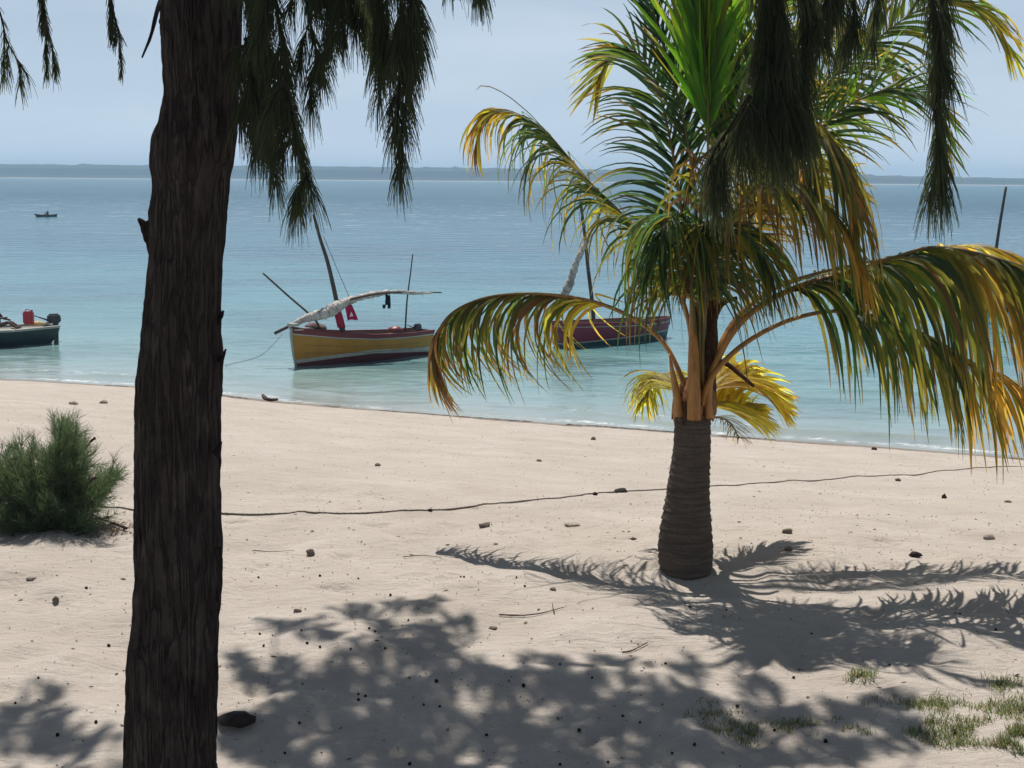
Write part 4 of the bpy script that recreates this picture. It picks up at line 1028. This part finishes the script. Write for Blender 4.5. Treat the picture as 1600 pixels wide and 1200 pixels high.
# --- red boat half hidden by the palm frond
B2, S2, Ln2, rz2 = frame_from((1042, 527), (872, 543))
rb = empty('red_sailing_boat', B2, 'crimson wooden sailing boat with dark teal bottom, half hidden behind the low left palm frond', 'boat', 'boats moored off the beach', rz2)
bands = [zi(T4, [0, 0, 0, 0, 0]), zi(T4, [.26, .24, .20, .16, .12]), zi(T4, [.30, .28, .24, .20, .16]), zi(T4, [.58, .58, .62, .68, .72]), zi(T4, [.62, .62, .65, .70, .74]), zi(T4, [.76, .74, .76, .80, .86])]
hull(rb, Ln2, 1.4, None, bands, [p_teal, p_teal, p_wht, p_mag, p_wht, p_mag], transom=.6, bowrake=.15)
D2 = depth(B2) - .8
def dq(px, py, off=0.0): return loc(rb, P(px, py, D2 + off))
spar(rb, 'mast', [dq(929, 520), dq(925, 470), dq(919, 420), dq(914, 370), dq(907, 315)], .08, .05, wood_m)
spar(rb, 'yard', [dq(872, 478, -.2), dq(884, 455, -.2), dq(897, 420, -.2), dq(911, 385, -.1), dq(930, 350, 0)], .05, .03, wood_m)
furled(rb, 'furled_sail', [dq(878, 470, -.2), dq(884, 456, -.2), dq(892, 438, -.2), dq(900, 412, -.2), dq(911, 388, -.1), dq(922, 366, 0)], [.14, .15, .13, .12, .11, .10, .06], 60)
for x in (.8, 1.7, 2.6):
    sb = MB(); sb.box((x, 0, .60), (.2, 1.0, .04)); sb.build('thwart', p_wood, rb, False)
heap('rope_coil', P(1006, 500, D2 + .2), .24, .2, .09, rope_m, 'small heap of rope on the right end of the crimson boat', 'rope', 8)

# --- distant boat on the right with a tall mast
B3, S3, Ln3, rz3 = frame_from((1512, 486), (1640, 482))
db = empty('distant_sailing_boat', B3, 'dark sailing boat behind the large right frond, only its tall leaning mast showing', 'boat', 'boats moored off the beach', rz3)
bands = [zi(T4, [0, 0, 0, 0, 0]), zi(T4, [.2, .2, .2, .2, .2]), zi(T4, [.25, .25, .25, .25, .25]), zi(T4, [.9, .7, .62, .62, .66]), zi(T4, [1.0, .8, .7, .7, .75])]
hull(db, Ln3, 1.4, None, bands, [p_teal, p_teal, p_wht, p_dgr, p_wht])
D3 = depth(B3) + .2
spar(db, 'mast', [loc(db, P(x, y, D3)) for x, y in ((1545, 482), (1553, 415), (1562, 352), (1572, 292))], .09, .055, wood_m)

# --- skiff on the left with an outboard
Bs = on_z(-190, 552, WZ); Ss = on_z(78, 535, WZ); d_ = Ss - Bs
skiff = empty('motor_skiff', Bs, 'dark green open skiff with white rim and outboard motor at the left edge', 'boat', 'boats moored off the beach', math.atan2(d_.y, d_.x))
Lk = d_.length
bands = [zi(T4, [0, 0, 0, 0, .12]), zi(T4, [.5, .42, .36, .34, .40]), zi(T4, [.95, .66, .54, .52, .56]), zi(T4, [1.0, .71, .59, .575, .62])]
hull(skiff, Lk, 1.7, None, bands, [p_dgr, p_dgr, p_dgr, p_wht], inner=p_wht, transom=.75, sternrake=.35, fl=.22)
for x in (.45, .66, .82):
    sb = MB(); sb.box((x * Lk, 0, .50), (.22, 1.3, .04)); sb.build('thwart', p_wood, skiff, False)
sb = MB(); sb.box((Lk - .06, 0, .42), (.07, .8, .42)); sb.build('transom_board', p_dgr, skiff, False)
outboard(skiff, (Lk + .05, -.05, .62), 1.0, 0)
# jerrican
Dk = depth(Ss)
jp = P(45, 507, Dk - .3)
jc = empty('red_jerrycan', jp, 'red plastic fuel can standing in the stern of the dark skiff', 'fuel can')
jm = simple('red_plastic', (.36, .012, .03, 1), .45, .15, 5, .1, .003, .5)
bmx = bmesh.new(); bmesh.ops.create_cube(bmx, size=1)
for v_ in bmx.verts: v_.co = Vector((v_.co.x * .34, v_.co.y * .22, v_.co.z * .44 + .24))
bmesh.ops.bevel(bmx, geom=bmx.edges[:], offset=.035, segments=3, affect='EDGES')
me = bpy.data.meshes.new('can_body'); bmx.to_mesh(me); bmx.free(); me.materials.append(jm); o = bpy.data.objects.new('can_body', me); link(o); o.parent = jc
mb = MB(); mb.tube([Vector((-.10, 0, .45)), Vector((-.09, 0, .515)), Vector((.03, 0, .52)), Vector((.05, 0, .45))], .016, 6); mb.build('handle', jm, jc)
mb = MB(); mb.tube([Vector((.12, 0, .455)), Vector((.12, 0, .51))], .035, 10); mb.build('cap', blk_m, jc)
heap('yellow_sack', P(60, 507, Dk - .1), .26, .2, .12, simple('pale_sacking', (.55, .40, .20, 1), .9, .25, 14, .5, .01), 'pale yellow sack beside the red can in the skiff stern', 'sack', 6)
# passenger at the very edge of the frame
def skin_body(name, verts, edges, mat, parent, root_i=0):
    me = bpy.data.meshes.new(name); me.from_pydata([v_[:3] for v_ in verts], edges, []); me.materials.append(mat)
    o = bpy.data.objects.new(name, me); link(o); o.parent = parent
    sk = o.modifiers.new('skin', 'SKIN')
    for i, v_ in enumerate(verts):
        me.skin_vertices[0].data[i].radius = (v_[3], v_[3] if len(v_) < 5 else v_[4])
        me.skin_vertices[0].data[i].use_root = (i == root_i)
    ss = o.modifiers.new('sub', 'SUBSURF'); ss.levels = 2; ss.render_levels = 2
    return o
skin_m = simple('dark_skin', (.07, .038, .025, 1), .6, .1, 8, .1, .002, .3)
def seated(label, p, rz_, shirt):
    e_ = empty('person', p, label, 'person', None, rz_)
    V = [(0, 0, .10, .14, .12), (0, 0, .30, .13, .10), (0, 0, .48, .17, .11), (0, 0, .56, .06), (0.01, 0, .64, .085, .095), (0.01, 0, .73, .075, .085),
         (0, .19, .50, .055), (.14, .24, .30, .042), (.36, .18, .26, .032), (.43, .16, .26, .03),
         (0, -.19, .50, .055), (.16, -.22, .34, .042), (.36, -.12, .36, .032), (.43, -.10, .37, .03),
         (.10, .10, .08, .085), (.45, .12, .20, .06), (.72, .11, .02, .045), (.82, .11, .02, .035),
         (.10, -.10, .08, .085), (.45, -.12, .20, .06), (.72, -.11, .02, .045), (.82, -.11, .02, .035)]
    E = [(0, 1), (1, 2), (2, 3), (3, 4), (4, 5), (2, 6), (6, 7), (7, 8), (8, 9), (2, 10), (10, 11), (11, 12), (12, 13), (0, 14), (14, 15), (15, 16), (16, 17), (0, 18), (18, 19), (19, 20), (20, 21)]
    skin_body('body', V, E, skin_m, e_)
    # shirt: a lathe hugging the torso, open at neck and hem
    VV = []; prof_ = [(.06, .15, .135), (.2, .15, .125), (.35, .155, .12), (.47, .195, .125), (.53, .15, .10), (.555, .075, .07)]
    for z, rx, ry in prof_:
        for j in range(14):
            an = 2 * math.pi * j / 14; VV.append((math.cos(an) * ry * 1.05, math.sin(an) * rx * 1.15, z))
    FF = [(i * 14 + j, i * 14 + (j + 1) % 14, (i + 1) * 14 + (j + 1) % 14, (i + 1) * 14 + j) for i in range(5) for j in range(14)]
    mesh_obj('shirt', VV, FF, shirt, e_)
    return e_
# --- canoe with a paddler far out
Bc = on_z(57, 339, WZ); Sc = on_z(89, 338.5, WZ); d_ = Sc - Bc; Lc = d_.length
canoe = empty('dugout_canoe', Bc, 'tiny dark dugout canoe far out on the sea with one paddler', 'canoe', None, math.atan2(d_.y, d_.x))
bands = [zi(T4, [0, 0, 0, 0, 0]), zi(T4, [.30, .2, .17, .18, .26]), zi(T4, [.42, .28, .24, .25, .36])]
hull(canoe, Lc, .62, None, bands, [blk_m, wood_m, wood_m], transom=.12, keel=-.12, inner=wood_m, fl=.12, bowrake=.3)
per = seated('person in dark clothes sitting in the middle of the far canoe and paddling', Bc + d_ * .55 + Vector((0, 0, .14)), canoe.rotation_euler.z + math.pi, blkcloth_m)
pd_o = MB(); m0 = Bc + d_ * .55 + Vector((0, 0, .14)); dx = d_.normalized()
pts_ = [m0 - dx * .40 + Vector((0, .2, .60)), m0 - dx * .44 + Vector((0, -.05, .22)), m0 - dx * .48 + Vector((0, -.30, -.10))]
pd_o.tube([p - m0 for p in pts_], .018, 6); pd_o.box(pts_[2] - m0 + Vector((0, -.05, -.10)), (.14, .03, .34))
o = pd_o.build('canoe_paddle', wood_m); o.location = m0; tag(o, 'wooden paddle held by the person in the far canoe', 'paddle')
# man in the skiff, only his edge is in view
seated('dark-clothed person sitting in the skiff at the very left edge', P(-5, 512, Dk - .6), 0, blkcloth_m)

# ------------------------------------------------------------------ rope along the beach
pts_ = [ground(x, y) + Vector((0, 0, .016)) for x, y in [(120, 788), (150, 791), (200, 796), (260, 800), (340, 803), (430, 804), (520, 803), (600, 801), (670, 798), (740, 792), (820, 784), (880, 778), (930, 772), (980, 768), (1040, 765), (1110, 760), (1180, 756), (1290, 750), (1400, 743), (1470, 736), (1540, 731), (1620, 730), (1720, 729)]]
cur, T = resample(catmull(pts_, 300), 900)
_zs = np.convolve(np.pad([float(height(p.x, p.y) + foot(p.x, p.y)) for p in cur], 12, mode='edge'), np.ones(25) / 25, 'valid')
for i, p in enumerate(cur):
    p.z = max(float(_zs[i]), hz(p.x, p.y)) + .004
mb = MB(); org = cur[0].copy()
for s_ in range(3):
    st = []
    for i, p in enumerate(cur):
        an = i * .9 + s_ * 2.094; st.append(p - org + Vector((0, math.cos(an) * .0045, math.sin(an) * .0045 )))
    mb.tube(st, .0055, 5)
o = mb.build('mooring_rope', rope_m); o.location = org; tag(o, 'long thick brown rope lying across the beach from the bush to the right edge', 'rope')

# ------------------------------------------------------------------ stones, cones, litter
stone_m = simple('stone', (.16, .125, .10, 1), .9, .4, 25, .7, .01, .2)
dstone_m = simple('dark_stone', (.035, .026, .022, 1), .9, .4, 25, .7, .01, .2)
coral_m = simple('pale_coral_stone', (.34, .29, .24, 1), .9, .3, 25, .7, .01, .2)
cone_m = simple('seed_cone', (.030, .022, .018, 1), .9, .3, 60, .8, .004, .1)
def stone(px, py, w_, h_, mat, label, seed, cat='stone', name='stone'):
    g_ = ground(px, py); s_ = (g_ - cam_pos).dot(fwd) / F
    return heap(name, g_ + Vector((0, 0, h_ * s_ * .25)), w_ / 2 * s_, w_ / 2 * s_ * .8, h_ / 2 * s_ * 1.25, mat, label, cat, seed, .5)
S_ = [(758, 824, 20, 9, stone_m, 'brown flat stone between the rope and the tip of the left frond shadow'),
      (485, 868, 14, 12, stone_m, 'upright brown stone on bare sand between the casuarina trunk and palm shadow'),
      (370, 1130, 56, 20, dstone_m, 'large dark flat rock at the foot of the big trunk in shade'),
      (1430, 870, 18, 9, dstone_m, 'black stone above the right end of the palm shadow'),
      (1475, 779, 8, 8, dstone_m, 'small dark pebble on lit sand below the rope at the right'),
      (970, 770, 22, 8, dstone_m, 'dark lump of weed lying on the rope left of the palm'),
      (930, 774, 7, 6, dstone_m, 'tiny dark lump on the rope beside the bigger weed lump'),
      (672, 799, 8, 5, dstone_m, 'tiny dark knot on the middle of the beach rope'),
      (895, 822, 26, 6, coral_m, 'pale half-buried stone below the rope left of the palm trunk'),
      (990, 843, 9, 5, stone_m, 'small brown stone left of the palm trunk base'),
      (1230, 833, 18, 9, stone_m, 'brown stone at the tip of the small shadow right of the palm'),
      (1231, 860, 12, 7, stone_m, 'rounded stone in the small shadow right of the palm, lower of two'),
      (1545, 842, 18, 9, coral_m, 'pale pointed stone on lit sand near the right edge'),
      (1403, 752, 9, 6, stone_m, 'small stone just below the rope at the right'),
      (1575, 785, 12, 4, stone_m, 'flat brown chip on the sand by the right edge'),
      (87, 940, 10, 9, stone_m, 'small brown stone left of the big trunk'),
      (48, 905, 14, 5, coral_m, 'flat pale stone at left in front of the bush'),
      (115, 632, 13, 6, coral_m, 'pale stone on the sand behind the bush, left one'),
      (162, 630, 14, 6, coral_m, 'pale stone behind the bush near the big trunk'),
      (842, 721, 9, 4, stone_m, 'small flat stone on upper beach left of the palm'),
      (590, 728, 9, 5, stone_m, 'small stone on open sand right of the big trunk'),
      (927, 687, 8, 5, stone_m, 'small stone near the waterline left of the palm'),
      (1366, 703, 9, 5, dstone_m, 'dark stone on the waterline at the right'),
      (770, 983, 14, 5, stone_m, 'flat brown chip in front of the left frond shadow'),
      (864, 922, 10, 5, stone_m, 'little brown stone just below the left frond shadow'),
      (1490, 1146, 9, 9, dstone_m, 'dark round stone beside the sunlit grass patch'),
      (6, 586, 16, 8, dstone_m, 'dark rock in the foam at the left edge'),
      (465, 956, 12, 6, stone_m, 'small brown stone above the shade of the big tree'),
      (1075, 868, 6, 4, stone_m, None)]
for k, s_ in enumerate(S_):
    if s_[5]: stone(*s_, seed=k)
o = S_[0]
# driftwood and twigs
def twig(pts, r_, label, mat=stem_m, cat='twig', name='dry_twig', lift=.012):
    c3 = [ground(x, y) + Vector((0, 0, lift)) for x, y in pts]; org = c3[0].copy()
    cur = resample(catmull([p - org for p in c3], 20), 14)[0]; mb = MB()
    mb.tube(cur, [r_ * (1 - .6 * i / 13) for i in range(14)], 6, jit=.2); o = mb.build(name, mat); o.location = org
    return tag(o, label, cat)
twig([(410, 622), (418, 626), (424, 627), (433, 626)], .07, 'dark driftwood lying at the waterline right of the big trunk', cat='driftwood', name='driftwood', lift=.04)
twig([(780, 963), (812, 964), (838, 962), (860, 957), (882, 951)], .006, 'thin crooked twig on sunny sand below the left frond shadow')
twig([(866, 960), (864, 952), (863, 945)], .005, 'short upright twig crossing the crooked twig')
twig([(972, 1022), (985, 1020), (998, 1014), (1012, 1006)], .006, 'thin bent twig between the two large shadows')
twig([(120, 838), (135, 834), (150, 828), (160, 822)], .007, 'bent twig in front of the bush')
twig([(395, 862), (425, 864), (460, 862)], .004, 'pale straight twig right of the big trunk')
twig([(630, 872), (660, 870), (690, 873)], .004, 'slim straight twig left of the long frond shadow')
# cones under the casuarina
cones = [(471, 986), (577, 983), (586, 988), (548, 1015), (638, 970), (602, 1014), (500, 1012), (480, 1006), (682, 1066), (662, 1102), (687, 1105), (560, 1086), (571, 1089), (560, 1095), (875, 1039), (818, 1073), (468, 1131), (925, 1060), (445, 1178), (875, 1196), (905, 1143), (1000, 1130), (973, 1120), (1050, 1178), (950, 1192), (1085, 1165), (406, 992), (412, 1010), (640, 1195), (760, 1150), (1135, 954), (1268, 991), (1040, 1038), (610, 931), (404, 903), (500, 901), (720, 902), (820, 917), (807, 903), (725, 902), (1152, 1105), (1210, 1142), (1290, 1160), (135, 920), (170, 1010), (60, 1060), (90, 1150), (24, 1100), (150, 1130), (560, 905), (1500, 960), (1556, 985), (1390, 1040), (1240, 1060)]
bmx = bmesh.new(); bmesh.ops.create_icosphere(bmx, subdivisions=2, radius=1)
for i, v_ in enumerate(bmx.verts): v_.co = v_.co * (1 + .22 * mnoise.noise(v_.co * 5)); v_.co.z *= .9
cone_me = bpy.data.meshes.new('seed_cone'); bmx.to_mesh(cone_me); bmx.free(); cone_me.materials.append(cone_m)
ORD = ['leftmost', 'second', 'third', 'fourth', 'fifth', 'sixth', 'seventh', 'eighth', 'ninth', 'tenth', 'eleventh', 'twelfth', 'thirteenth', 'fourteenth', 'fifteenth', 'sixteenth', 'seventeenth', 'eighteenth', 'nineteenth', 'twentieth']
def cone_region(x, y):
    if x < 200: return 'on the sand left of the big trunk'
    if x > 1130: return 'near the grass and palm shade at right'
    if y < 940: return 'on sunny sand above the tree shade'
    if y < 1035: return 'in the upper tips of the tree shade'
    if y < 1110: return 'across the middle of the tree shade'
    return 'along the bottom edge of the tree shade'
creg = {}
for x, y in cones: creg.setdefault(cone_region(x, y), []).append((x, y))
def cone_label(x, y):
    g_ = cone_region(x, y); i_ = sorted(creg[g_]).index((x, y))
    return ORD[i_] + (' small dark cone ' if i_ == 0 else ' small dark cone from the left ') + g_
for k, (x, y) in enumerate(cones):
    g_ = ground(x, y); o = bpy.data.objects.new('seed_cone', cone_me); link(o); r_ = rnd.uniform(.007, .0115)
    o.location = g_ + Vector((0, 0, r_ * .7)); o.scale = (r_ * 1.15, r_, r_); o.rotation_euler = (rnd.random(), rnd.random(), rnd.random() * 6)
    tag(o, cone_label(x, y), 'cone', 'casuarina cones on the sand')
# fine litter: leaf bits, shell chips and needles over the sand
V = []; Fc = []
for _ in range(9000):
    x = rnd.uniform(-9, 9); y = rnd.uniform(6, 34) if rnd.random() < .6 else rnd.uniform(6, 14)
    if shore_d(x, y) < .4: continue
    z = hz(x, y) + .004; an = rnd.uniform(0, 6.28); l_ = rnd.uniform(.003, .011) * (2.6 if rnd.random() < .08 else 1); w_ = l_ * rnd.uniform(.15, .6); h_ = rnd.uniform(.002, .009)
    cx, sn = math.cos(an), math.sin(an); b_ = len(V)
    for (u_, w2, zz) in ((-l_, 0, 0), (0, w_, 0), (l_, 0, h_ * .4), (0, -w_, 0), (0, 0, h_)): V.append((x + u_ * cx - w2 * sn, y + u_ * sn + w2 * cx, z + zz))
    Fc += [(b_, b_ + 4, b_ + 1), (b_ + 1, b_ + 4, b_ + 2), (b_ + 2, b_ + 4, b_ + 3), (b_ + 3, b_ + 4, b_)]
tag(np_obj('beach_litter', V, Fc, simple('litter', (.13, .095, .065, 1), .9, .6, 3, .3, .003), smooth=False), kind='stuff')
V = []; Fc = []
for _ in range(1500):
    x = rnd.uniform(-20, 14); dd = .45 + .35 * float(vnoise(x * .6, 0.0, 61)) + rnd.gauss(0, .10)
    if float(vnoise(x * 1.1, 3.0, 62)) < -.02: continue
    y = float(shore_y(x)) - dd / CS; z = hz(x, y) + .006
    an = rnd.gauss(-.35, .5); l_ = rnd.uniform(.03, .12); w_ = l_ * .22; h_ = rnd.uniform(.004, .018); cx, sn = math.cos(an), math.sin(an); b_ = len(V)
    for (u_, w2, zz) in ((-l_, 0, 0), (0, w_, 0), (l_, 0, 0), (0, -w_, 0), (0, 0, h_)): V.append((x + u_ * cx - w2 * sn, y + u_ * sn + w2 * cx, z + zz))
    Fc += [(b_, b_ + 4, b_ + 1), (b_ + 1, b_ + 4, b_ + 2), (b_ + 2, b_ + 4, b_ + 3), (b_ + 3, b_ + 4, b_)]
tag(np_obj('seaweed_line', V, Fc, simple('seaweed', (.13, .105, .08, 1), .9, .5, 5, .3, .003), smooth=False), kind='stuff')
# dry leaf litter by the bush
V = []; Fc = []; CC = []
for _ in range(500):
    px, py = rnd.gauss(140, 55), rnd.gauss(826, 10)
    if px < -60 or px > 215: continue
    p = ground(px, py); an = rnd.uniform(0, 6.28); l_ = rnd.uniform(.015, .06); d_ = Vector((math.cos(an), math.sin(an), rnd.uniform(-.1, .5))) * l_; w_ = Vector((-math.sin(an), math.cos(an), .3)) * l_ * .16
    b_ = len(V); V += [p + Vector((0, 0, .005)) + w_, p + Vector((0, 0, .005)) - w_, p + d_ - w_ * .3 + Vector((0, 0, .008)), p + d_ + w_ * .3 + Vector((0, 0, .008))]; Fc.append((b_, b_ + 1, b_ + 2, b_ + 3))
tag(np_obj('dry_leaf_litter', [tuple(x) for x in V], Fc, simple('dry_leaf', (.14, .09, .055, 1), .9, .6, 6, .3, .003), smooth=False), kind='stuff')
# grass patches
grass_m = leaf_mat('grass_blade', .6, .4, 1.8, .2)
V = []; Fc = []; CC = []
for (gx, gy, rx, ry, n_, ln_) in [(1540, 1150, 130, 26, 1300, .042), (1590, 1105, 60, 18, 400, .045), (1590, 1165, 50, 20, 500, .05), (1345, 1066, 26, 8, 90, .055), (1470, 1110, 70, 14, 260, .035), (1440, 1105, 90, 16, 240, .03), (1180, 1140, 90, 20, 420, .03), (1110, 1120, 60, 18, 160, .03), (1300, 1140, 90, 22, 350, .03), (1120, 970, 40, 6, 20, .03), (1260, 895, 60, 5, 20, .02), (1570, 1070, 60, 14, 220, .04)]:
    for _ in range(n_):
        an = rnd.uniform(0, 6.28); rr = rnd.random() ** .7
        px, py = gx + rx * rr * math.cos(an), gy + ry * rr * math.sin(an)
        if vnoise(px * .03, py * .09, 6) < -.12: continue
        p = on_z(px, py, 0); p.z = hz(p.x, p.y) - .002
        for b__ in range(2):
            an = rnd.uniform(0, 6.28); l_ = ln_ * rnd.uniform(.5, 1.4); d_ = Vector((math.cos(an) * .6, math.sin(an) * .6, 1)).normalized()
            q0 = p + Vector((rnd.uniform(-.02, .02), rnd.uniform(-.02, .02), 0)); w_ = Vector((math.sin(an), -math.cos(an), 0)) * .0022
            b_ = len(V); V += [q0 + w_, q0 - w_, q0 + d_ * l_ * .6 - w_ * .8, q0 + d_ * l_ * .6 + w_ * .8]
            e_ = q0 + d_ * l_ + Vector((math.cos(an), math.sin(an), -.2)) * l_ * .25; V += [e_ - w_ * .15, e_ + w_ * .15]
            Fc += [(b_, b_ + 1, b_ + 2, b_ + 3), (b_ + 3, b_ + 2, b_ + 4, b_ + 5)]
            k_ = rnd.uniform(.7, 1.3); dry = rnd.random() < .35
            c_ = (.26 * k_, .22 * k_, .11 * k_, 1) if dry else (.10 * k_, .15 * k_, .055 * k_, 1); CC += [c_] * 6
tag(np_obj('grass_tufts', [tuple(x) for x in V], Fc, grass_m, attrs={'col': ('FLOAT_COLOR', CC)}), kind='stuff')
